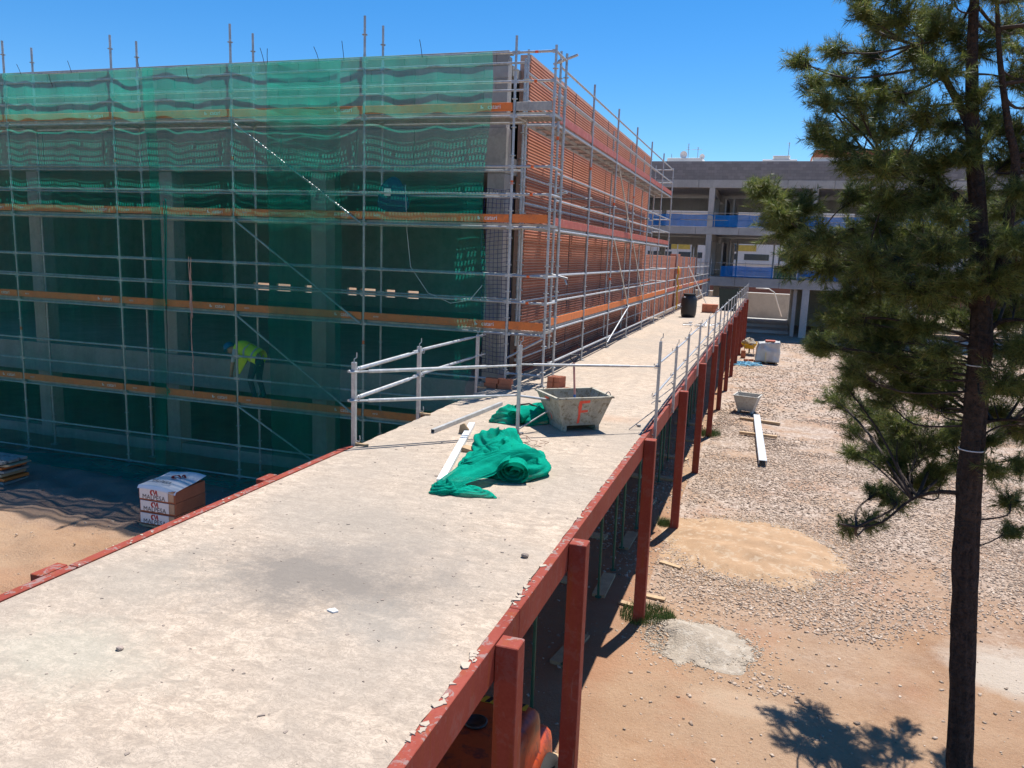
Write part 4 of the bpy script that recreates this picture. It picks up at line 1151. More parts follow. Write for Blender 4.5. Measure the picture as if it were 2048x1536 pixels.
# ------------------------------------------------------------------ things on the walkway
def lerp(a, b, t): return Vector(a) + (Vector(b) - Vector(a)) * t
def tub(name, label, rim, base, z0, h, mark=True, mat=cem):
    """mortar tub: tapered steel hopper with rolled rim, skids and lifting ears"""
    c = sum((Vector((*p, 0)) for p in base), Vector()) / 4
    root = thing(name, label, 'mortar tub', (c.x, c.y, z0))
    n = 4; foot = .085
    O1 = [Vector((*p, z0 + h)) for p in rim]; O0 = [Vector((*p, z0 + foot)) for p in base]
    cr = sum(O1, Vector()) / 4; cb = sum(O0, Vector()) / 4
    I1 = [p + (cr - p) * .035 for p in O1]; I0 = [p + (cb - p) * .05 + Vector((0, 0, .02)) for p in O0]
    bm = MB(); vs = O1 + O0 + I1 + I0
    fs = [(0 + i, (i + 1) % 4, 4 + (i + 1) % 4, 4 + i) for i in range(4)] + [(8 + i, 12 + i, 12 + (i + 1) % 4, 8 + (i + 1) % 4) for i in range(4)]
    fs += [(i, 8 + i, 8 + (i + 1) % 4, (i + 1) % 4) for i in range(4)] + [(4, 5, 6, 7), (12, 15, 14, 13)]
    bm.add(vs, fs)
    part('hopper', bm, mat, root)
    rm = MB()
    for i in range(4):
        a, b = O1[i], O1[(i + 1) % 4]; d = (b - a).normalized() * .018
        rm.beam(a - d, b + d, .045, .022)
    part('rim', rm, mat, root)
    for i0, i1 in ((0, 3), (1, 2)):
        a, b = O0[i0], O0[i1]; o = O0[1] - O0[0] if i0 == 0 else O0[0] - O0[1]; o = o.normalized() * .035
        part('skid', MB().beam(Vector((a.x + o.x, a.y + o.y, z0 + foot / 2 + .001)), Vector((b.x + o.x, b.y + o.y, z0 + foot / 2 + .001)), .06, foot), mat, root)
    for i in (1, 3):
        p = O1[i] + (cr - O1[i]) * .12
        pts = [p + Vector((math.cos(t) * .03, math.cos(t) * .02, .02 + math.sin(t) * .055)) for t in np.linspace(0, math.pi, 7)]
        part('lifting_ear', MB().path(pts, .008, 6), steel_dull, root, fix=False)
    if mark:
        for ia, ib, s0, s1 in ((0, 1, .30, .66), (3, 0, .28, .62)):
            A1, B1, A0, B0 = O1[ia], O1[ib], O0[ia], O0[ib]
            nrm = (B1 - A1).cross(A0 - A1).normalized()
            if nrm.dot(A1 - cr) < 0: nrm = -nrm
            def Q(u, v, k=0.0035): return lerp(lerp(A1, B1, u), lerp(A0, B0, u), v) + nrm * k
            def stroke(mb, pts):
                ff = [Q(*p) for p in pts]; bb = [Q(p[0], p[1], .001) for p in pts]; k = len(pts)
                mb.add(ff + bb, [tuple(range(k))] + [(i, (i + 1) % k, k + (i + 1) % k, k + i) for i in range(k)])
            mb = MB(); w = .045; um = (s0 + s1) / 2 - .08
            stroke(mb, [(um, .10), (um + w, .09), (um + w + .01, .30), (um + w - .005, .55), (um + w - .01, .90), (um - .03, .93), (um - .01, .6), (um - .02, .3)])
            stroke(mb, [(um + w + .002, .09), (um + .20, .08), (um + .20, .17), (um + w + .002, .19)])
            stroke(mb, [(um + w + .004, .44), (um + .19, .43), (um + .195, .51), (um + w + .002, .53)])
            part('painted_letter_f', mb, spray, root)
    return root
tb1 = tub('mortar_tub', 'crusted metal mortar tub with red spray letter F on the walkway',
          [(-2.70, 10.48), (-2.03, 11.02), (-2.47, 11.64), (-3.19, 11.08)], [(-2.66, 10.66), (-2.20, 11.02), (-2.54, 11.50), (-3.01, 11.13)], DZ + .001, .50)
sh = thing('shovel', 'shovel with pink shaft standing in the mortar tub', 'shovel', (-2.6, 11.05, DZ + .1))
a = Vector((-2.56, 11.0, DZ + .13)); b = Vector((-2.68, 11.25, DZ + .93))
part('shaft', MB().tube(lerp(a, b, .42), b, .016, 8), pm('pink_faded_shaft', (.62, .26, .20), .6), sh, fix=False)
part('socket', MB().tube(a, lerp(a, b, .43), .019, 8), blue_paint, sh, fix=False)
part('grip', MB().path([b, b + Vector((-.05, -.02, .06)), b + Vector((-.06, -.02, .11)), b + Vector((.06, .03, .11)), b + Vector((.05, .02, .06)), b], .010, 6), dark_m, sh, fix=False)
part('blade', MB().prism([(-2.66, DZ + .11), (-2.48, DZ + .11), (-2.47, DZ + .30), (-2.57, DZ + .33), (-2.67, DZ + .30)], 10.985, 10.995, 'y'), steel_dull, sh)

# loose perforated bricks: one mesh with cores, stacked by hand
def core_brick():
    mb = MB(); L, W, H = .24, .115, .095; nx_, ny_ = 5, 3
    for i in range(nx_ + 1):
        x_ = -L / 2 + (L - .012) * i / nx_; mb.box(x_, x_ + .012, -W / 2, W / 2, 0, H)
    for j in range(ny_ + 1):
        y_ = -W / 2 + (W - .011) * j / ny_; mb.box(-L / 2 + .001, L / 2 - .001, y_ + .0005, y_ + .0115, .001, H - .002)
    return mb.mesh('brick')
cb = core_brick()
brick_one = pm('new_perforated_brick', (.43, .15, .08), .85, 0, .15, 5, 60, .3, .003, rnd=.15)
def brick_pile(spots, label, group):
    for x_, y_, z_, a_ in spots:
        o = link('brick', cb, brick_one, None, (x_, y_, z_)); o.rotation_euler = (0, 0, a_); tag(o, label, 'brick', group)
brick_pile([(-3.66 + .125 * (i % 2), 13.78 + .01 * k, DZ + .002 + .097 * k, 1.25 + .03 * k) for k in range(3) for i in range(2)] + [(-3.40, 13.75, DZ + .002, 1.3)], 'red perforated brick in the small stack behind the mortar tub', 'bricks stacked behind the tub')
brick_pile([(-4.80 + .26 * i + .03 * k, 13.60 + .02 * i, DZ + .002 + .097 * k, .1 * i - .05) for k in range(2) for i in range(2)], 'dark red brick in the shaded pile by the scaffold foot', 'bricks piled at the scaffold foot')

# green netting heaps
def spiral_roll(mb, a, b, r0, r1, turns, squash=.8, wob=.02, seed=1, z0=0.0, n=70, m=26):
    a = Vector(a); b = Vector(b); d = (b - a); L = d.length; d.normalize(); side = Vector((-d.y, d.x, 0)); f = SN(seed, 12, 2, 9); vs = []; fs = []
    for j in range(m + 1):
        s = j / m; c = a + (b - a) * s; fat = 1 + .16 * float(f(np.array(s * 2.0), np.array(1.0))) + .1 * math.sin(s * 9)
        for i in range(n + 1):
            t = i / n; ang = t * turns * 6.283 - 1.2; r = (r0 + (r1 - r0) * t) * fat + wob * float(f(np.array(ang * .7 + 3), np.array(s * L * 3)))
            z_ = r * math.sin(ang) * squash
            p = c + side * (r * math.cos(ang)) + Vector((0, 0, max(z_, -r1 * squash * .96)))
            vs.append(p + Vector((0, 0, r1 * squash + z0)))
    for j in range(m):
        for i in range(n): k = j * (n + 1) + i; fs.append((k, k + 1, k + n + 2, k + n + 1))
    mb.add(vs, fs)
def fold_blob(mb, c, rx, ry, rz, rot, seed, nf=7.0, amp=.13, n=56):
    f = SN(seed, 14, 1.5, 6); vs = []; fs = []; ca, sa = math.cos(rot), math.sin(rot); m = 26
    for j in range(m + 1):
        ph_ = math.pi / 2 * (1.12 * j / m)
        for i in range(n):
            t = 6.28318 * i / n
            q = 1 + amp * float(f(np.array(math.cos(t) * 1.6 + j * .05), np.array(math.sin(t) * 1.6))) + .055 * math.sin(nf * ph_ + 2.2 * math.sin(t * 2 + seed)) + .045 * math.sin(19 * ph_ + t * 4 + seed + 2 * math.sin(t * 3))
            x_ = rx * math.sin(ph_) * math.cos(t) * q; y_ = ry * math.sin(ph_) * math.sin(t) * q; z_ = max(rz * math.cos(ph_) * q, .004)
            vs.append((c[0] + x_ * ca - y_ * sa, c[1] + x_ * sa + y_ * ca, c[2] + z_))
    for j in range(m):
        for i in range(n): a_ = j * n + i; b_ = j * n + (i + 1) % n; fs.append((a_, b_, b_ + n, a_ + n))
    mb.add(vs, fs)
mb = MB()
fold_blob(mb, (-3.10, 9.15, DZ), .38, .62, .25, .38, 3)
fold_blob(mb, (-2.86, 8.62, DZ), .38, .50, .25, .5, 8, 9)
fold_blob(mb, (-2.62, 8.42, DZ), .36, .42, .22, .3, 12, 8)
fold_blob(mb, (-3.02, 8.45, DZ), .34, .42, .20, .2, 17, 10)
spiral_roll(mb, (-2.50, 7.93, 0), (-2.74, 8.8, 0), .02, .185, 3.4, .70, .008, 5, DZ + .004)
# tongue of netting thrown over the roll down to the slab
f = SN(91, 12, 2, 9); vs = []; fs = []; n = 40; m = 16
path = [Vector((-2.50, 8.28, DZ + .27)), Vector((-2.62, 8.16, DZ + .285)), Vector((-2.76, 8.03, DZ + .23)), Vector((-2.90, 7.80, DZ + .17)), Vector((-2.99, 7.55, DZ + .12)), Vector((-3.05, 7.40, DZ + .08)), Vector((-3.10, 7.27, DZ + .015))]
def cr(t):
    k = min(int(t * (len(path) - 1)), len(path) - 2); u = t * (len(path) - 1) - k
    return path[k] * (1 - u) + path[k + 1] * u
for lay in (0, 1):
    o = len(vs)
    for i in range(n + 1):
        t = i / n; c = cr(t); w = (.25 + .04 * math.sin(t * 6)) * (1 - .5 * t ** 2); dirv = Vector((.80, .42, 0)).normalized() if t < .5 else Vector((.95, -.05, 0)).normalized()
        for j in range(m + 1):
            s = -1 + 2 * j / m
            arch = .055 * (1 - s * s) * (1 - .4 * t)
            z_ = c.z + arch - .10 * max(0, abs(s) - .6) * (1 - t) + .012 * float(f(np.array(t * 3 + lay), np.array(s * 2))) - lay * .035
            p = c + dirv * (s * w); vs.append((p.x, p.y - lay * .02, max(z_, DZ + .004 + .003 * lay)))
    for i in range(n):
        for j in range(m): a_ = o + i * (m + 1) + j; fs.append((a_, a_ + 1, a_ + m + 2, a_ + m + 1))
mb.add(vs, fs)
fold_blob(mb, (-2.82, 7.40, DZ), .26, .13, .07, -.06, 23, 6)
fold_blob(mb, (-3.06, 7.36, DZ), .15, .16, .11, .1, 29, 6)
single('netting_heap', mb, pile_m, 'large crumpled heap of green netting with rolled end on the walkway', 'netting', smooth=True)
mb = MB()
spiral_roll(mb, (-3.42, 10.78, 0), (-3.16, 11.65, 0), .03, .21, 3.2, .6, .012, 15, DZ + .004)
fold_blob(mb, (-3.55, 11.10, DZ), .21, .36, .21, -.3, 33, 6)
fold_blob(mb, (-3.16, 11.28, DZ), .21, .38, .22, -.3, 37, 6)
single('netting_roll', mb, pile_m, 'smaller rolled bundle of green netting beside the mortar tub', 'netting', smooth=True)
single('net_strap', MB().path([(-3.62, 11.06, DZ + .08), (-3.50, 11.10, DZ + .23), (-3.32, 11.16, DZ + .262), (-3.16, 11.22, DZ + .20), (-3.06, 11.26, DZ + .05)], .014, 6), black_r, 'dark strap tied round the smaller green netting bundle', 'strap')
single('steel_profile', MB().beam((-3.95, 10.42, DZ + .03), (-3.22, 7.58, DZ + .03), .085, .05).beam((-3.80, 9.85, DZ + .056), (-3.79, 9.80, DZ + .056), .087, .003), white_st, 'white square steel profile lying beside the green netting heap', 'profile')
sq = MB(); A = Vector((-4.27, 9.74, DZ + .03)); B = Vector((-4.08, 12.1, DZ + .03))
for dx, dz, w, h in ((0, .024, .052, .004), (0, -.024, .052, .004), (.024, 0, .004, .044), (-.024, 0, .004, .044)): sq.beam(A + Vector((dx, 0, dz)), B + Vector((dx, 0, dz)), w, h)
single('square_tube', sq, steel, 'hollow grey square tube lying at the shadow edge on the walkway', 'tube')
wire = MB(); rw = random.Random(9)
for k in range(9):
    p = Vector((-3.0 + rw.uniform(-.3, .25), 10.0 + rw.uniform(-.3, .25), DZ + .01)); pts = [p]
    for j in range(4): p = p + Vector((rw.uniform(-.14, .14), rw.uniform(-.12, .12), rw.uniform(-.005, .03))); p.z = max(p.z, DZ + .006); pts.append(p.copy())
    wire.path(pts, .0035, 4)
single('tie_wire', wire, pm('rusty_wire', (.22, .10, .06), .8), 'tangle of thin rusty tie wire at the foot of the post', 'wire')
bt = MB()
for k in range(3): bt.tube((-3.55 + .02 * k, 10.05 + .05 * k, DZ + .012), (-3.28, 10.10 + .06 * k, DZ + .012), .011, 6)
single('steel_pins', bt, steel_dull, 'three short steel pins lying behind the green netting heap', 'pins')
# farther along the slab
br_ = thing('plastic_barrel', 'black plastic barrel standing on the far walkway', 'barrel', (-3.35, 35.1, DZ))
part('body', MB().lathe([(.24, .002), (.30, .03), (.325, .14), (.335, .30), (.34, .55), (.33, .78), (.30, .88), (.25, .93), (.25, .97)], (-3.35, 35.1, DZ), 24), dark_m, br_, True)
part('lid', MB().lathe([(.27, .971), (.275, .975), (.275, 1.01), (.262, 1.02), (.2, 1.015)], (-3.35, 35.1, DZ), 24), black_r, br_, True)
part('cap', MB().lathe([(.05, 0), (.05, .04), (.03, .045)], (-3.52, 34.86, DZ + .85), 10), white_st, br_)
part('tap', MB().tube((-3.60, 34.95, DZ + .45), (-3.78, 34.88, DZ + .47), .03, 8), steel, br_, fix=False)
wc = thing('waste_bin', 'dark waste bin lined with a black sack on the far walkway', 'bin', (-2.0, 41.8, DZ))
part('body', MB().add([(-2.42, 41.4, DZ + .002), (-1.62, 41.4, DZ + .002), (-1.62, 42.2, DZ + .002), (-2.42, 42.2, DZ + .002), (-2.5, 41.3, DZ + 1.1), (-1.54, 41.3, DZ + 1.1), (-1.54, 42.3, DZ + 1.1), (-2.5, 42.3, DZ + 1.1), (-2.44, 41.36, DZ + 1.1), (-1.6, 41.36, DZ + 1.1), (-1.6, 42.24, DZ + 1.1), (-2.44, 42.24, DZ + 1.1), (-2.38, 41.44, DZ + .1), (-1.66, 41.44, DZ + .1), (-1.66, 42.16, DZ + .1), (-2.38, 42.16, DZ + .1)],
     [(3, 2, 1, 0), (0, 1, 5, 4), (1, 2, 6, 5), (2, 3, 7, 6), (3, 0, 4, 7), (4, 5, 9, 8), (5, 6, 10, 9), (6, 7, 11, 10), (7, 4, 8, 11), (8, 9, 13, 12), (9, 10, 14, 13), (10, 11, 15, 14), (11, 8, 12, 15), (12, 13, 14, 15)]), pm('dark_green_bin', (.012, .035, .035), .45), wc)
part('rim', MB().beam((-2.5, 41.28, DZ + 1.12), (-1.54, 41.28, DZ + 1.12), .06, .05).beam((-2.5, 42.3, DZ + 1.12), (-1.54, 42.3, DZ + 1.12), .06, .05), dark_m, wc)
for k in range(2):
    for i in range(3):
        o = link('brick_bundle', fixn(MB().bbox(-.12, .12, -.25, .25, 0, .2, .006).mesh('brick_bundle')), brick_one, None, (-2.95 + i * .245, 38.9, DZ + .002 + k * .203)); tag(o, 'strapped red brick bundle in front of the waste bin', 'bricks', 'brick bundles on the far walkway')
hp = thing('bracket_heap', 'heap of loose steel scaffold brackets on the walkway', 'brackets', (-2.5, 30.2, DZ))
for k in range(16):
    y_ = 29.6 + rw.uniform(0, 1.2); x_ = -2.9 + rw.uniform(0, .9)
    part('bracket', MB().tube((x_, y_, DZ + .04 + rw.uniform(0, .12)), (x_ + rw.uniform(-.4, .4), y_ + rw.uniform(-.3, .5), DZ + .03 + rw.uniform(0, .2)), .02, 6), steel, hp, fix=False)
single('hose', MB().path([(-4.12, 36.9, 4.9), (-4.08, 36.9, 4.6), (-4.14, 36.85, 4.3), (-4.05, 36.9, 4.0), (-4.12, 36.95, 3.7), (-4.06, 36.9, 3.3), (-4.1, 36.9, 2.95)], .035, 6), yellow_p, 'yellow hose hanging from the low scaffold', 'hose', smooth=True)
single('orange_board', MB().bbox(-4.17, -4.13, 37.0, 38.1, 4.55, 4.8, .006), orange, 'bright orange board tied to the low scaffold by the hose', 'board')

# ------------------------------------------------------------------ things on the ground
tub('mortar_tub', 'pale mortar tub standing on the gravel beside the walkway', [(-.93, 27.95), (-.12, 27.75), (.02, 28.55), (-.80, 28.75)], [(-.76, 28.08), (-.27, 27.96), (-.17, 28.46), (-.68, 28.58)], .03, .62, False,
    pm('pale_crusted_tub', (.47, .45, .40), .8, 0, .2, 5, 40, .5, .008, alt=(.34, .26, .22), altamt=.6))
ch = MB().beam((-.10, 27.3, .16), (.18, 20.9, .16), .20, .012).beam((-.195, 27.3, .11), (.085, 20.9, .11), .012, .10).beam((-.005, 27.3, .11), (.275, 20.9, .11), .012, .10)
single('steel_channel', ch, pm('light_grey_steel', (.50, .53, .56), .45, .2, .12), 'long grey steel channel lying on timber battens in the gravel', 'steel channel')
for a, b, lb in (((-.62, 26.9, .06), (.65, 26.55, .06), 'timber batten under the far end of the steel channel'), ((-.55, 24.6, .06), (.55, 24.45, .06), 'timber batten under the middle of the steel channel')):
    single('timber_batten', MB().beam(a, b, .11, .08), wood, lb, 'timber')
# tarpaulin-wrapped pallet
bg_ = thing('wrapped_pallet', 'pallet wrapped in silver tarpaulin on the far gravel', 'pallet', (.1, 43.2, 0))
bm = bmesh.new(); bmesh.ops.create_cube(bm, size=1); bmesh.ops.subdivide_edges(bm, edges=list(bm.edges), cuts=14, use_grid_fill=True)
f1 = SN(61, 14, 1.5, 5); f2 = SN(62, 14, 5, 14)
for v in bm.verts:
    c = v.co.copy(); t = c.z + .5
    w = 1 - .10 * t * t
    nrm_ = c.normalized()
    d = .05 * float(f1(np.array(c.x * 2 + c.z), np.array(c.y * 2 - c.z))) + .025 * float(f2(np.array(c.x * 2 + c.y), np.array(c.z)))
    v.co = Vector((.1 + c.x * 1.15 * w + nrm_.x * d, 43.2 + c.y * 1.1 * w + nrm_.y * d, .12 + t * .98 + nrm_.z * d * .8 * (t > .3)))
part('tarpaulin', MB().bm(bm), tarp, bg_, True, False)
part('pallet', MB().box(-.42, .62, 42.68, 43.72, .1, .13).box(-.42, -.32, 42.7, 43.7, 0, .1).box(.05, .15, 42.7, 43.7, 0, .1).box(.52, .62, 42.7, 43.7, 0, .1), wood, bg_)
part('strap', MB().box(.0, .05, 42.585, 42.60, .1, .62), pm('yellow_strap', (.62, .55, .32), .7), bg_)
single('brick_slab', MB().bbox(-.05, .45, 42.9, 43.3, 1.16, 1.22, .01), red_side, 'red slab weighing down the silver tarpaulin', 'slab')
wb = thing('wheelbarrow', 'yellow wheelbarrow heaped with grey rubble beside the red posts', 'wheelbarrow', (-.9, 46.5, 0))
part('tray', MB().add([(-1.15, 46.1, .38), (-.65, 46.1, .38), (-.7, 46.9, .36), (-1.1, 46.9, .36), (-1.32, 45.85, .68), (-.48, 45.85, .68), (-.5, 47.15, .70), (-1.3, 47.15, .70)], [(3, 2, 1, 0), (0, 1, 5, 4), (1, 2, 6, 5), (2, 3, 7, 6), (3, 0, 4, 7)]), yellow_p, wb)
part('wheel', MB().tube((-.94, 47.25, .19), (-.86, 47.25, .19), .19, 14), black_r, wb)
for x_ in (-1.15, -.65): part('handle', MB().path([(x_ * .5 - .45, 47.25, .25), (x_, 46.5, .36), (x_, 45.6, .62)], .02, 6), steel_dull, wb); part('leg', MB().path([(x_, 46.2, .37), (x_, 46.1, .02)], .02, 6), steel_dull, wb)
mb = MB(); fold_blob(mb, (-.9, 46.45, .62), .36, .5, .28, 0, 44); part('load', mb, cement_m, wb, True)
brick_pile([(-1.15 + .0 * k, 44.6 + .14 * i, float(gh(-1.15, 44.6)) + .02 + .1 * k, 0) for k in range(4) for i in range(3 - k // 2)], 'orange red brick stacked by the posts near the wheelbarrow', 'bricks by the wheelbarrow')
brick_pile([(-.95 + .26 * i, 43.4 + .1 * (i % 2), float(gh(-.9, 43.4)) + .01, .5 * i) for i in range(3)], 'loose orange brick lying on the red earth beside tarpaulin pallet', 'loose bricks by the pallet')
mb = MB(); rr_ = random.Random(6)
for k in range(60):
    x_ = rr_.uniform(-1.35, -.3); y_ = rr_.uniform(41.2, 42.5); mb.path([(x_, y_, .05), (x_ + rr_.uniform(-.3, .3), y_ + rr_.uniform(-.3, .3), .10), (x_ + rr_.uniform(-.5, .5), y_ + rr_.uniform(-.4, .4), .05)], .018, 4)
single('blue_rope_tangle', mb, pm('light_blue_rope', (.16, .42, .58), .7), 'tangle of light blue rope on the ground by the red posts', 'rope')
# weeds
def weed(x_, y_, r_, h_, n, label, seed):
    q = random.Random(seed); vs = []; fs = []
    for k in range(n):
        a = q.uniform(0, 6.28); d = r_ * math.sqrt(q.random()); px_, py_ = x_ + d * math.cos(a), y_ + d * math.sin(a); z_ = float(gh(px_, py_)) - .005
        hh = h_ * q.uniform(.4, 1.1); b = q.uniform(0, 6.28); lx, ly = q.uniform(-.4, .4) * hh, q.uniform(-.4, .4) * hh; w = .0035
        o = len(vs); wx, wy = w * math.cos(b), w * math.sin(b)
        vs += [(px_ - wx, py_ - wy, z_), (px_ + wx, py_ + wy, z_), (px_ + lx * .4 + wx * .7, py_ + ly * .4 + wy * .7, z_ + hh * .6), (px_ + lx * .4 - wx * .7, py_ + ly * .4 - wy * .7, z_ + hh * .6), (px_ + lx, py_ + ly, z_ + hh)]
        fs += [(o, o + 1, o + 2, o + 3), (o + 3, o + 2, o + 4)]
    o = single('weed', MB().add(vs, fs), grass_m, label, 'weed', 'weeds at the post feet'); return o
weed(-1.32, 11.05, .42, .12, 2200, 'wide green weed patch round the foot of the nearest visible red post', 3)
weed(-1.60, 15.30, .17, .18, 700, 'small bright weed tuft left of the second red post foot', 4)
weed(-1.45, 24.2, .38, .22, 1100, 'green weed clump at the foot of a farther red post', 5)
# bricks on a pallet, printed wrap
pb = thing('brick_pallet', 'pallet of wrapped bricks with red logo in the shade by the scaffold', 'brick pallet', (-10.2, 11.5, 0))
part('pallet', MB().box(-10.64, -9.80, 11.0, 11.85, .07, .11).box(-10.62, -10.5, 11.02, 11.83, -.05, .07).box(-10.28, -10.16, 11.02, 11.83, -.05, .07).box(-9.94, -9.82, 11.02, 11.83, -.05, .07), wood, pb)
word2 = text_mesh('MALPESA', .125, .001)
def logo():
    mb = MB()
    arc = [(.045 * math.cos(t) - .035, .052 * math.sin(t)) for t in np.linspace(1.2, 5.08, 12)]; inn = [(.018 * math.cos(t) - .028, .03 * math.sin(t)) for t in np.linspace(5.08, 1.2, 8)]
    mb.prism(arc + inn, 0, .002, 'z')
    mb.prism([(-.02, .052), (.012, .052), (.03, -.02), (.03, -.052)], .0, .0021, 'z'); mb.prism([(.034, .0), (.045, .052), (.072, .052), (.088, -.052), (.066, -.052), (.056, .02), (.040, -.03)], .0, .0022, 'z')
    return fixn(mb.mesh('logo'))
lg = logo()
for k in range(3):
    z0 = .115 + k * .232
    part('brick_layer', MB().bbox(-10.63, -9.82, 11.02 + .012 * (k % 2), 11.82, z0, z0 + .228, .01), brick_one, pb)
    w = part('printed_wrap', MB().bbox(-10.60, -9.965, 11.006 + .012 * (k % 2), 11.018 + .012 * (k % 2), z0 + .022, z0 + .215, .004), plastic_w, pb)
    part('brown_strip', MB().bbox(-9.955, -9.84, 11.004 + .012 * (k % 2), 11.016 + .012 * (k % 2), z0 + .03, z0 + .218, .004), brown_card, pb)
    o = link('lettering', word2, ink, w); o.location = (-10.28, 11.003 + .012 * (k % 2), z0 + .062); o.rotation_euler = (math.pi / 2, 0, 0)
    o = link('logo', lg, logo_red, w); o.location = (-10.28, 11.004 + .012 * (k % 2), z0 + .155); o.rotation_euler = (math.pi / 2, 0, 0)
# top sheet
f3 = SN(71, 12, 2, 8); vs = []; fs = []; n = 26
for i in range(n + 1):
    for j in range(n + 1):
        u, v = i / n, j / n; x_ = -10.64 + .84 * u; y_ = 11.0 + .84 * v
        vs.append((x_, y_, .815 + .055 * math.sin(math.pi * u) * .5 + .07 * v + .012 * float(f3(np.array(x_ * 2), np.array(y_ * 2))) - (.05 if j == 0 else 0)))
for i in range(n):
    for j in range(n): a = i * (n + 1) + j; fs.append((a, a + n + 1, a + n + 2, a + 1))
tsh = part('top_wrap', MB().add(vs, fs), plastic_w, pb, True)
o = link('lettering', word2, ink, tsh); o.location = (-10.30, 11.22, .893); o.rotation_euler = (.09, 0, -.12)
o = link('logo', lg, logo_red, tsh); o.location = (-10.15, 11.5, .922); o.rotation_euler = (.09, 0, .7); o.scale = (1.6, 1.6, 1)
# stacked planks by the gable
stk = [(plank_m, .0, .08), (orange, .03, .08), (wood, -.04, .08), (plank_m, .05, .07), (orange, -.02, .07), (wood, .12, .045), (plank_m, 0.0, .07)]
z_ = float(gh(-15.5, 12.2)) + .06
nm = ['lowest', 'second lowest', 'third from bottom', 'middle', 'third from top', 'second from top', 'topmost']
for k, (m_, dx, h_) in enumerate(stk):
    mb = MB().bbox(-17.9 + dx, -15.05 + dx, 11.9, 12.5, z_, z_ + h_ - .02, .006)
    if m_ is plank_m and k == 6:
        mb = MB()
        for i in range(22):
            x0 = -17.9 + i * .13; mb.box(x0, x0 + .05, 11.9, 12.5, z_, z_ + .05); mb.box(x0 + .05, x0 + .13, 11.9, 12.0, z_, z_ + .05); mb.box(x0 + .05, x0 + .13, 12.06, 12.3, z_, z_ + .05); mb.box(x0 + .05, x0 + .13, 12.36, 12.5, z_, z_ + .05)
    o = single('stacked_board', mb, m_, nm[k] + ' board of the plank stack in front of the gable', 'board', 'plank stack by the gable')
    z_ += h_ + .005

# orange site machine parked under the walkway
mc = thing('site_dumper', 'dirty orange site dumper parked under the walkway', 'dumper', (-2.1, 5.7, 0))
def rounded(x0, x1, y0, y1, z0, z1, b, taper=0.0, seg=3):
    bm = bmesh.new(); bmesh.ops.create_cube(bm, size=1)
    for v in bm.verts:
        k = 1 - (taper if v.co.z > 0 else 0)
        v.co = Vector(((x0 + x1) / 2 + v.co.x * (x1 - x0) * k, (y0 + y1) / 2 + v.co.y * (y1 - y0) * k, (z0 + z1) / 2 + v.co.z * (z1 - z0)))
    bmesh.ops.bevel(bm, geom=list(bm.edges), offset=b, segments=seg, affect='EDGES', profile=.6)
    return MB().bm(bm)
part('bonnet', rounded(-2.42, -1.66, 4.85, 6.55, .55, 1.22, .13, .06), machine_o, mc, True)
part('counterweight', rounded(-2.5, -1.62, 6.1, 6.85, .35, .86, .14, .05), machine_o, mc, True)
part('chassis', MB().bbox(-2.5, -1.7, 3.6, 6.6, .30, .56, .03), black_r, mc)
part('filler_hole', MB().lathe([(.10, 0), (.11, .02), (.085, .03), (.08, -.01)], (-2.16, 6.0, 1.225), 16), dark_m, mc, True)
part('hazard_band', MB().prism([(-2.44 + .1 * k * 0, 6.34), (-1.8, 6.34), (-1.8, 6.44), (-2.44, 6.44)], 1.2225, 1.2265, 'z'), yellow_p, mc)
for k in range(6): part('hazard_stripe', MB().prism([(-2.40 + .1 * k, 6.342), (-2.355 + .1 * k, 6.342), (-2.325 + .1 * k, 6.438), (-2.37 + .1 * k, 6.438)], 1.2266, 1.2285, 'z'), black_r, mc)
for k in range(4): part('hydraulic_hose', MB().path([(-2.50 - .035 * k, 4.6, .6), (-2.52 - .035 * k, 5.2, 1.10 + .02 * k), (-2.50 - .03 * k, 5.9, 1.12), (-2.47 - .03 * k, 6.2, .7)], .018, 7), black_r, mc, True)
part('seat', rounded(-2.95, -2.55, 4.3, 4.9, .75, .95, .07), black_r, mc, True)
part('seat_back', rounded(-2.95, -2.55, 4.15, 4.32, .85, 1.35, .06), black_r, mc, True)
for x_ in (-2.72, -1.66):
    for y_ in (4.0, 6.45):
        w = part('wheel', MB().lathe([(.12, -.12), (.30, -.13), (.35, -.09), (.36, 0), (.35, .09), (.30, .13), (.12, .12)], (0, 0, 0), 22), black_r, mc, True)
        w.location = (x_, y_, .36); w.rotation_euler = (0, math.pi / 2, 0)

for o_ in list(mc.children): o_.location.z -= .10
# ------------------------------------------------------------------ worker bending over on the second lowest lift
wx, wy, wz = -10.66, 14.62, LV[3] - .008
wk = thing('person', 'worker in yellow hi-vis vest and blue helmet bending over behind the netting', 'person', (wx, wy, wz))
J = {'pel': (0, 0, .93, .15), 'sp': (-.20, 0, 1.07, .14), 'ch': (-.40, 0, 1.15, .155), 'nk': (-.53, 0, 1.14, .06), 'hd': (-.66, 0, 1.10, .098), 'hd2': (-.76, 0, 1.05, .085),
     'lh': (.02, -.10, .88, .10), 'lk': (-.10, -.13, .48, .07), 'la': (.03, -.13, .09, .05), 'lt': (-.13, -.14, .04, .045),
     'rh': (.02, .10, .88, .10), 'rk': (-.06, .13, .48, .07), 'ra': (.08, .13, .09, .05), 'rt': (-.08, .14, .04, .045),
     'ls': (-.43, -.19, 1.11, .065), 'le': (-.47, -.23, .83, .048), 'lw': (-.55, -.18, .60, .036), 'lp': (-.57, -.16, .52, .04),
     'rs': (-.43, .19, 1.11, .065), 're': (-.45, .22, .83, .048), 'rw': (-.58, .14, .66, .036), 'rp': (-.62, .12, .58, .04)}
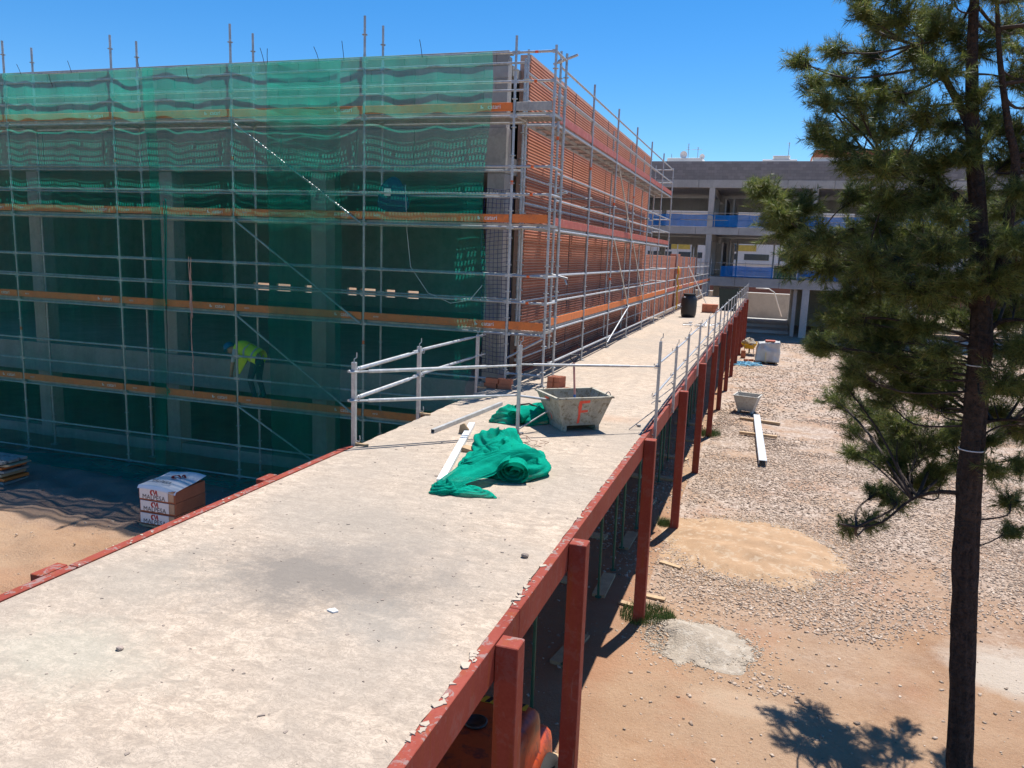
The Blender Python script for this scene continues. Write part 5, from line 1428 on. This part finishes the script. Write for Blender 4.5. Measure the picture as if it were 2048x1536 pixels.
E_ = [('pel', 'sp'), ('sp', 'ch'), ('ch', 'nk'), ('nk', 'hd'), ('hd', 'hd2'), ('pel', 'lh'), ('lh', 'lk'), ('lk', 'la'), ('la', 'lt'), ('pel', 'rh'), ('rh', 'rk'), ('rk', 'ra'), ('ra', 'rt'), ('ch', 'ls'), ('ls', 'le'), ('le', 'lw'), ('lw', 'lp'), ('ch', 'rs'), ('rs', 're'), ('re', 'rw'), ('rw', 'rp')]
J2 = dict(J)
for s_, y_ in (('lp', -.16), ('rp', .12)):       # fingers
    b = J[s_]
    for k in range(4):
        J2[f'{s_}{k}'] = (b[0] - .015 - .012 * k, b[1] - .03 + .02 * k, b[2] - .05 + .008 * abs(k - 1), .0095); J2[f'{s_}{k}e'] = (b[0] - .045 - .01 * k, b[1] - .03 + .02 * k, b[2] - .085 + .01 * abs(k - 1), .008)
        E_ += [(s_, f'{s_}{k}'), (f'{s_}{k}', f'{s_}{k}e')]
    J2[s_ + 't'] = (b[0] + .01, b[1] + .04, b[2] - .03, .010); E_.append((s_, s_ + 't'))
kk = list(J2); me = bpy.data.meshes.new('body'); me.from_pydata([(wx + J2[k][0], wy + J2[k][1], wz + J2[k][2]) for k in kk], [(kk.index(a), kk.index(b)) for a, b in E_], [])
bo = bpy.data.objects.new('body', me); COL.objects.link(bo); bo.parent = wk; bo.matrix_parent_inverse = Matrix.Translation(wk.location).inverted()
sm = bo.modifiers.new('skin', 'SKIN'); sm.use_smooth_shade = True
for i, k in enumerate(kk):
    me.skin_vertices[0].data[i].radius = (J2[k][3], J2[k][3]); me.skin_vertices[0].data[i].use_root = (k == 'pel')
bo.modifiers.new('sub', 'SUBSURF').levels = 1; bo.modifiers['sub'].render_levels = 2
def body_mat():
    m, t, out = nt('worker_clothes_and_skin')
    P = pos(t); sx = t.nodes.new('ShaderNodeSeparateXYZ'); t.links.new(P, sx.inputs[0])
    legs = math_(t, 'LESS_THAN', math_(t, 'ADD', sx.outputs[2], math_(t, 'MULTIPLY', math_(t, 'SUBTRACT', sx.outputs[0], wx), -.0)), wz + .98)
    back = math_(t, 'GREATER_THAN', sx.outputs[0], wx - .30)
    tr = math_(t, 'MULTIPLY', legs, back)
    armskin = math_(t, 'MULTIPLY', math_(t, 'LESS_THAN', sx.outputs[2], wz + .86), math_(t, 'LESS_THAN', sx.outputs[0], wx - .30))
    headskin = math_(t, 'LESS_THAN', sx.outputs[0], wx - .55)
    sk = math_(t, 'MAXIMUM', armskin, headskin)
    n1 = noise(t, P, 12, 4, .6)
    col = mixc(t, sk, ramp(t, n1, [(.3, (.38, .38, .42)), (.7, (.52, .52, .56))]), ramp(t, n1, [(.3, (.36, .20, .13)), (.7, (.46, .27, .18))]))
    col = mixc(t, tr, col, ramp(t, n1, [(.3, (.025, .03, .05)), (.7, (.05, .06, .09))]))
    finish(t, out, col, .8, 0, n1, .2, .01)
    return m
me.materials.append(body_mat())
# vest: shell round the bent torso, open below, with one flap hanging
vs = []; fs = []; rings = [(.10, .98, .175, .22), (-.04, 1.03, .18, .215), (-.18, 1.10, .175, .21), (-.32, 1.16, .18, .225), (-.44, 1.18, .165, .21), (-.52, 1.17, .11, .14)]
for i, (x_, z_, rz, ry_) in enumerate(rings):
    for j in range(20):
        t = 6.28318 * j / 20; q = 1 + .05 * math.sin(5 * t + i)
        vs.append((wx + x_ + .35 * rz * math.cos(t) * .5, wy + ry_ * math.sin(t) * q, wz + z_ - .02 + rz * math.cos(t) * q))
for i in range(len(rings) - 1):
    for j in range(20): fs.append((i * 20 + j, i * 20 + (j + 1) % 20, (i + 1) * 20 + (j + 1) % 20, (i + 1) * 20 + j))
vest = MB().add(vs, fs)
vest.add([(wx - .10, wy - .20, wz + .95), (wx - .36, wy - .21, wz + .98), (wx - .33, wy - .24, wz + .62), (wx - .29, wy - .235, wz + .60), (wx - .10, wy - .18, wz + .95), (wx - .36, wy - .19, wz + .98), (wx - .33, wy - .23, wz + .62), (wx - .29, wy - .225, wz + .60)], [(0, 1, 2, 3), (7, 6, 5, 4), (0, 3, 7, 4), (1, 5, 6, 2), (2, 6, 7, 3)])
part('vest', vest, hivis, wk, True)
for x0, x1, zc in ((-.02, .03, 1.02), (-.22, -.17, 1.10)):
    vs = []; fs = []
    for i, x_ in enumerate((x0, x1)):
        for j in range(20):
            t = 6.28318 * j / 20; q = 1.035 + .05 * math.sin(5 * t + 1.5); vs.append((wx + x_ + .03 * math.cos(t), wy + .214 * math.sin(t) * q, wz + zc - .02 + .18 * math.cos(t) * q))
    for j in range(20): fs.append((j, (j + 1) % 20, 20 + (j + 1) % 20, 20 + j))
    part('reflective_band', MB().add(vs, fs), silver_tape, wk, True)
hm = MB().lathe([(.155, 0), (.13, .004), (.128, .05), (.11, .10), (.07, .135), (.01, .148)], (0, 0, 0), 18); hme = fixn(hm.mesh('helmet', True))
ho = link('helmet', hme, helmet_m, wk); ho.location = (wx - .71, wy, wz + 1.125); ho.rotation_euler = (0, math.radians(-38), 0)

# ------------------------------------------------------------------ the pine on the right
CLUSTERS = [(-0.09, 8.55, 5.92, 0.23), (0.25, 8.67, 5.83, 0.2), (0.08, 8.65, 5.58, 0.28), (0.34, 7.65, 5.46, 0.22), (0.21, 8.67, 5.28, 0.23), (0.56, 8.74, 5.19, 0.26), (0.75, 9.18, 5.56, 0.24), (0.82, 7.8, 5.3, 0.25), (0.02, 8.25, 5.73, 0.17), (-0.17, 8.44, 5.98, 0.13), (0.05, 8.23, 7.14, 0.13), (0.2, 8.09, 6.9, 0.13), (0.41, 9.2, 7.42, 0.15), (0.48, 8.94, 7.09, 0.17), (0.31, 7.88, 6.7, 0.13), (0.33, 9.0, 6.66, 0.15), (0.46, 7.84, 6.31, 0.18), (0.69, 8.68, 6.61, 0.17), (0.57, 7.82, 6.13, 0.13), (0.54, 7.6, 6.65, 0.15), (0.83, 9.12, 7.07, 0.15), (0.31, 7.97, 6.39, 0.13), (0.54, 7.98, 7.46, 0.15), (0.84, 9.32, 7.65, 0.21), (0.75, 9.13, 7.36, 0.18), (0.88, 8.11, 7.41, 0.2), (1.24, 9.28, 7.76, 0.21), (1.09, 8.54, 7.21, 0.23), (1.4, 8.79, 7.48, 0.21), (1.23, 7.96, 6.95, 0.22), (1.09, 9.25, 6.99, 0.21), (1.64, 8.81, 7.3, 0.21), (1.97, 9.29, 7.59, 0.24), (2.09, 9.16, 7.09, 0.2), (0.51, 8.12, 7.69, 0.16), (0.87, 8.23, 7.75, 0.22), (1.22, 7.89, 7.62, 0.21), (1.59, 7.85, 7.58, 0.21), (1.12, 7.71, 6.53, 0.21), (0.9, 8.13, 6.48, 0.21), (1.48, 8.66, 6.59, 0.21), (0.8, 7.61, 6.11, 0.25), (1.19, 8.79, 6.29, 0.29), (1.36, 8.19, 6.17, 0.22), (1.57, 8.14, 6.34, 0.16), (2.07, 9.03, 6.27, 0.23), (1.98, 8.44, 6.51, 0.2), (1.01, 8.15, 5.86, 0.27), (1.31, 8.44, 5.88, 0.25), (0.99, 8.83, 5.66, 0.24), (1.4, 7.7, 5.7, 0.17), (2.19, 9.31, 5.86, 0.26), (1.9, 7.64, 5.51, 0.19), (0.78, 8.91, 5.96, 0.2), (1.23, 9.08, 5.42, 0.32), (1.31, 7.63, 5.4, 0.24), (1.84, 8.98, 5.54, 0.2), (0.69, 8.24, 4.92, 0.22), (1.02, 8.61, 5.06, 0.29), (1.19, 7.62, 5.06, 0.27), (1.46, 7.68, 5.15, 0.22), (1.82, 7.92, 5.16, 0.23), (2.38, 9.27, 4.96, 0.18), (0.64, 7.94, 4.74, 0.21), (0.93, 8.92, 4.48, 0.27), (0.61, 9.23, 4.37, 0.18), (1.24, 9.25, 4.69, 0.28), (1.4, 8.2, 4.72, 0.2), (0.8, 8.22, 4.24, 0.12), (1.09, 8.52, 4.33, 0.22), (1.43, 8.96, 4.3, 0.23), (1.47, 7.79, 4.53, 0.16), (0.99, 9.09, 4.04, 0.13), (1.45, 8.62, 4.04, 0.23), (1.71, 8.73, 3.95, 0.23), (1.45, 9.25, 3.56, 0.22), (1.7, 9.16, 3.44, 0.28), (1.96, 9.3, 3.44, 0.17), (1.45, 9.27, 3.16, 0.22), (1.71, 9.23, 2.98, 0.24), (1.4, 9.72, 2.68, 0.17), (0.97, 9.11, 3.23, 0.11), (1.25, 9.71, 3.09, 0.14), (1.55, 9.59, 2.62, 0.2), (1.36, 9.87, 2.24, 0.17), (1.14, 9.8, 2.16, 0.15), (0.46, 8.34, 4.45, 0.11), (0.86, 9.21, 3.95, 0.11), (1.97, 7.66, 4.32, 0.21), (2.23, 8.46, 4.52, 0.21), (2.33, 9.07, 3.84, 0.15), (2.04, 7.83, 3.49, 0.14), (2.48, 8.88, 2.96, 0.14), (2.54, 9.26, 3.61, 0.15), (2.49, 8.7, 2.7, 0.1), (2.25, 8.98, 6.4, 0.29), (2.09, 7.79, 5.43, 0.25), (2.06, 8.36, 7.17, 0.26), (2.26, 7.86, 4.58, 0.24), (2.66, 9.08, 3.72, 0.23), (1.68, 8.12, 5.15, 0.17), (1.87, 8.39, 5.43, 0.18), (1.87, 9.35, 4.72, 0.2), (1.89, 9.09, 6.03, 0.16), (2.28, 9.31, 4.74, 0.2), (1.8, 8.87, 4.14, 0.17), (1.98, 8.88, 3.27, 0.11), (2.14, 8.44, 3.64, 0.11), (2.29, 8.11, 3.5, 0.13), (1.47, 8.31, 4.95, 0.23), (1.33, 8.8, 4.11, 0.22), (1.05, 9.33, 4.67, 0.23), (1.25, 9.07, 3.9, 0.2), (1.54, 8.47, 4.27, 0.19), (1.88, 9.18, 3.12, 0.16), (1.63, 9.53, 3.23, 0.21), (0.87, 9.12, 5.2, 0.21), (1.1, 8.23, 5.13, 0.21), (1.42, 8.98, 5.63, 0.23), (0.82, 8.96, 4.68, 0.16), (1.13, 8.82, 4.5, 0.21), (1.41, 8.76, 4.63, 0.2), (1.69, 8.93, 5.43, 0.19), (1.56, 8.24, 6.78, 0.16), (1.87, 8.83, 6.66, 0.18), (1.5, 8.09, 6.21, 0.14), (1.22, 8.45, 7.4, 0.18), (0.88, 8.95, 6.84, 0.18), (2.19, 8.81, 5.16, 0.19), (2.0, 8.11, 5.95, 0.18), (2.08, 9.25, 4.74, 0.18), (2.39, 8.74, 4.11, 0.2)]
TRUNK = [(2.24, 8.35, -0.11), (2.23, 8.35, 0.24), (2.09, 8.35, 1.77), (2.0, 8.35, 2.8), (1.95, 8.35, 3.64), (1.92, 8.35, 4.41), (1.87, 8.35, 4.97), (1.75, 8.35, 5.75), (1.61, 8.35, 6.54), (1.53, 8.35, 7.19), (1.48, 8.35, 7.87), (1.44, 8.35, 8.44)]
LIMBS = [[(1.89, 8.35, 4.79), (1.98, 8.35, 5.16), (1.99, 8.35, 5.75), (1.98, 8.35, 6.19), (1.87, 8.35, 6.54), (1.73, 8.35, 7.1), (1.64, 8.35, 7.61)] ,
[(1.75, 8.35, 5.7), (1.5, 8.35, 5.95), (1.27, 8.35, 6.06), (1.06, 8.35, 6.12), (0.88, 8.35, 6.19)] ,
[(1.62, 8.35, 6.5), (1.51, 8.35, 6.7), (1.35, 8.35, 6.9), (1.16, 8.35, 7.12), (1.06, 8.35, 7.26)] ,
[(1.87, 8.35, 4.88), (1.5, 8.35, 5.14), (1.14, 8.35, 5.31), (0.78, 8.35, 5.4), (0.41, 8.35, 5.53), (0.06, 8.35, 5.76)] ,
[(1.94, 8.35, 3.74), (2.12, 8.35, 3.83), (2.35, 8.35, 3.9)] ,
[(1.9, 8.35, 4.51), (2.05, 8.35, 4.77), (2.28, 8.35, 4.81)] ,
[(1.97, 8.35, 3.1), (1.74, 8.35, 3.09), (1.53, 8.35, 2.94), (1.24, 8.35, 2.74), (1.04, 8.35, 2.6)] ,]

pine = thing('pine_tree', 'tall pine with dark trunk and drooping needle clumps on the right', 'tree', (2.24, 8.35, 0))
def smoothpath(pts, k=4):
    pts = [Vector(p) for p in pts]; out = []
    for i in range(len(pts) - 1):
        p0, p1, p2, p3 = pts[max(i - 1, 0)], pts[i], pts[i + 1], pts[min(i + 2, len(pts) - 1)]
        for j in range(k):
            t = j / k; out.append(.5 * ((2 * p1) + (p2 - p0) * t + (2 * p0 - 5 * p1 + 4 * p2 - p3) * t * t + (3 * p1 - p0 - 3 * p2 + p3) * t ** 3))
    out.append(pts[-1]); return out
tp = smoothpath(TRUNK, 22)
def tr_r(z_): return .116 * (1 - .04 * z_) if z_ < 4.6 else max(.03, .116 * (1 - .04 * 4.6) * (1 - (z_ - 4.6) / 5.2) * .95)
nf = 44; vs = []; fs = []; fb_ = SN(81, 26, 3, 16); fp_ = SN(83, 30, 5, 30); fb2 = SN(82, 12, .8, 3)
for i, p in enumerate(tp):
    for j in range(nf):
        t = 6.28318 * j / nf
        rr2 = tr_r(p.z) * (1 + .035 * float(fb_(np.array(math.cos(t) * 2.2 + p.z * .35), np.array(math.sin(t) * 2.2 - p.z * .2))) + .05 * float(fb2(np.array(p.z), np.array(t))) + (.04 if ((j + int(2 * math.sin(p.z * 7))) % 5) < 3 else -.045) + .03 * float(fp_(np.array(t * 1.6 + math.sin(p.z * 2)), np.array(p.z))))
        vs.append((p.x + rr2 * math.cos(t), p.y + rr2 * math.sin(t), p.z))
for i in range(len(tp) - 1):
    for j in range(nf): fs.append((i * nf + j, i * nf + (j + 1) % nf, (i + 1) * nf + (j + 1) % nf, (i + 1) * nf + j))
part('trunk', MB().add(vs, fs), bark, pine, True)
part('tie_wire', MB().path([(1.955 + .110 * math.cos(t), 8.35 + .110 * math.sin(t), 3.55) for t in np.linspace(0, 6.2, 16)], .006, 5).path([(1.92 + .106 * math.cos(t), 8.35 + .106 * math.sin(t), 4.36) for t in np.linspace(0, 6.2, 16)], .006, 5), white_st, pine)
RT = random.Random(17)
limb_pts = []
for k, L in enumerate(LIMBS):
    L2 = [Vector(p) + Vector((0, (RT.uniform(-.12, .2) if k else -.05) * i * .5, 0)) for i, p in enumerate(L)]
    sp = smoothpath(L2, 5); r0 = (.062, .058, .046, .046, .026, .034, .024)[k]
    part('limb', MB().path(sp, [r0 * (1 - .78 * i / len(sp)) for i in range(len(sp))], 9), bark, pine, True)
    limb_pts += [p for p in sp]
anch = [p for p in tp if p.z > 2.6] + limb_pts
CL = list(CLUSTERS)
for k in range(46):            # the far side and the top of the crown, beyond the picture's edge
    a = RT.uniform(-1.0, 2.2); r_ = RT.uniform(.7, 1.9); z_ = RT.uniform(3.4, 9.3)
    if z_ > 7.8: r_ *= .7; a = RT.uniform(0, 6.28)
    x_, y_ = 2.1 + r_ * math.cos(a), 8.5 + r_ * math.sin(a)
    if z_ < 7.8 and x_ < 2.25: x_ = 2.3 + RT.uniform(0, 1)
    CL.append((x_, y_, z_, RT.uniform(.2, .32)))
for k in range(15): CL.append((RT.uniform(.7, 2.4), RT.uniform(10.1, 11.0), RT.uniform(3.0, 4.3), RT.uniform(.13, .22)))
br = MB(); tw = MB(); NV = []; 
rn = np.random.RandomState(12)
for (cx, cy, cz, cr_) in CL:
    c = Vector((cx, cy, cz))
    best = min(anch, key=lambda p: (p - c).length + 1.2 * max(0, p.z - c.z + .1))
    mid_ = best.lerp(c, .55) + Vector((RT.uniform(-.14, .14), RT.uniform(-.14, .14), RT.uniform(-.18, .10)))
    sp = smoothpath([best, mid_, c], 4); L = (best - c).length; r0 = .006 + .007 * min(L, 2)
    br.path(sp, [r0 * (1 - .7 * i / len(sp)) for i in range(len(sp))], 5)
    nt_ = max(10, int(900 * cr_ * cr_ + 18))
    for k in range(nt_):
        d = Vector((RT.gauss(0, 1), RT.gauss(0, 1), RT.gauss(.15, .8))).normalized(); rad = cr_ * 1.12 * RT.random() ** .42
        tip = c + Vector((d.x * rad, d.y * rad, d.z * rad * .85))
        s0 = sp[RT.randrange(len(sp) // 2, len(sp))].lerp(c, RT.random())
        ax = (tip - s0)
        if ax.length < .02: continue
        l_ = ax.length; ax.normalize(); ax = (ax + Vector((RT.uniform(-.3, .3), RT.uniform(-.3, .3), RT.uniform(-.1, .35)))).normalized()
        tw.tube(s0, tip, .0032, 3, .0018, cap=False)
        NV.append((tip, ax, RT.uniform(.12, .20), RT.uniform(.065, .105)))
o = part('branches', br, twig_m, pine, True, False); o['kind'] = 'stuff'
o = part('twigs', tw, twig_m, pine, False, False); o['kind'] = 'stuff'
# needles: thin blades in brushes along each twig tip
nn = 62; tips = np.array([t[0][:] for t in NV]); axs = np.array([t[1][:] for t in NV]); lens = np.array([t[2] for t in NV]); nl = np.array([t[3] for t in NV])
K = len(NV)
s = rn.uniform(-1, .25, (K, nn)); base = tips[:, None] + axs[:, None] * (s * lens[:, None])[..., None]
ref = rn.normal(size=(K, nn, 3)); ref -= axs[:, None] * (ref * axs[:, None]).sum(-1, keepdims=True); ref /= np.linalg.norm(ref, axis=-1, keepdims=True)
spread = rn.uniform(.35, .95, (K, nn, 1)); dirs = axs[:, None] * (1 - spread * .55) + ref * spread; dirs /= np.linalg.norm(dirs, axis=-1, keepdims=True)
ln = (nl[:, None] * rn.uniform(.7, 1.15, (K, nn)))[..., None]
wv = np.cross(dirs, rn.normal(size=(K, nn, 3))); wv /= np.linalg.norm(wv, axis=-1, keepdims=True); wv *= .0026
droop = np.zeros_like(dirs); droop[..., 2] = -.12 * ln[..., 0]
V = np.stack([base - wv, base + wv, base + dirs * ln + droop], 2).reshape(-1, 3)
F = np.arange(len(V)).reshape(-1, 3)
me = bpy.data.meshes.new('foliage'); fast_mesh(me, V, F)
o = link('foliage', me, needle_m, pine); o['kind'] = 'stuff'
print('needles', len(F), 'gravel', len(gr.data.polygons))
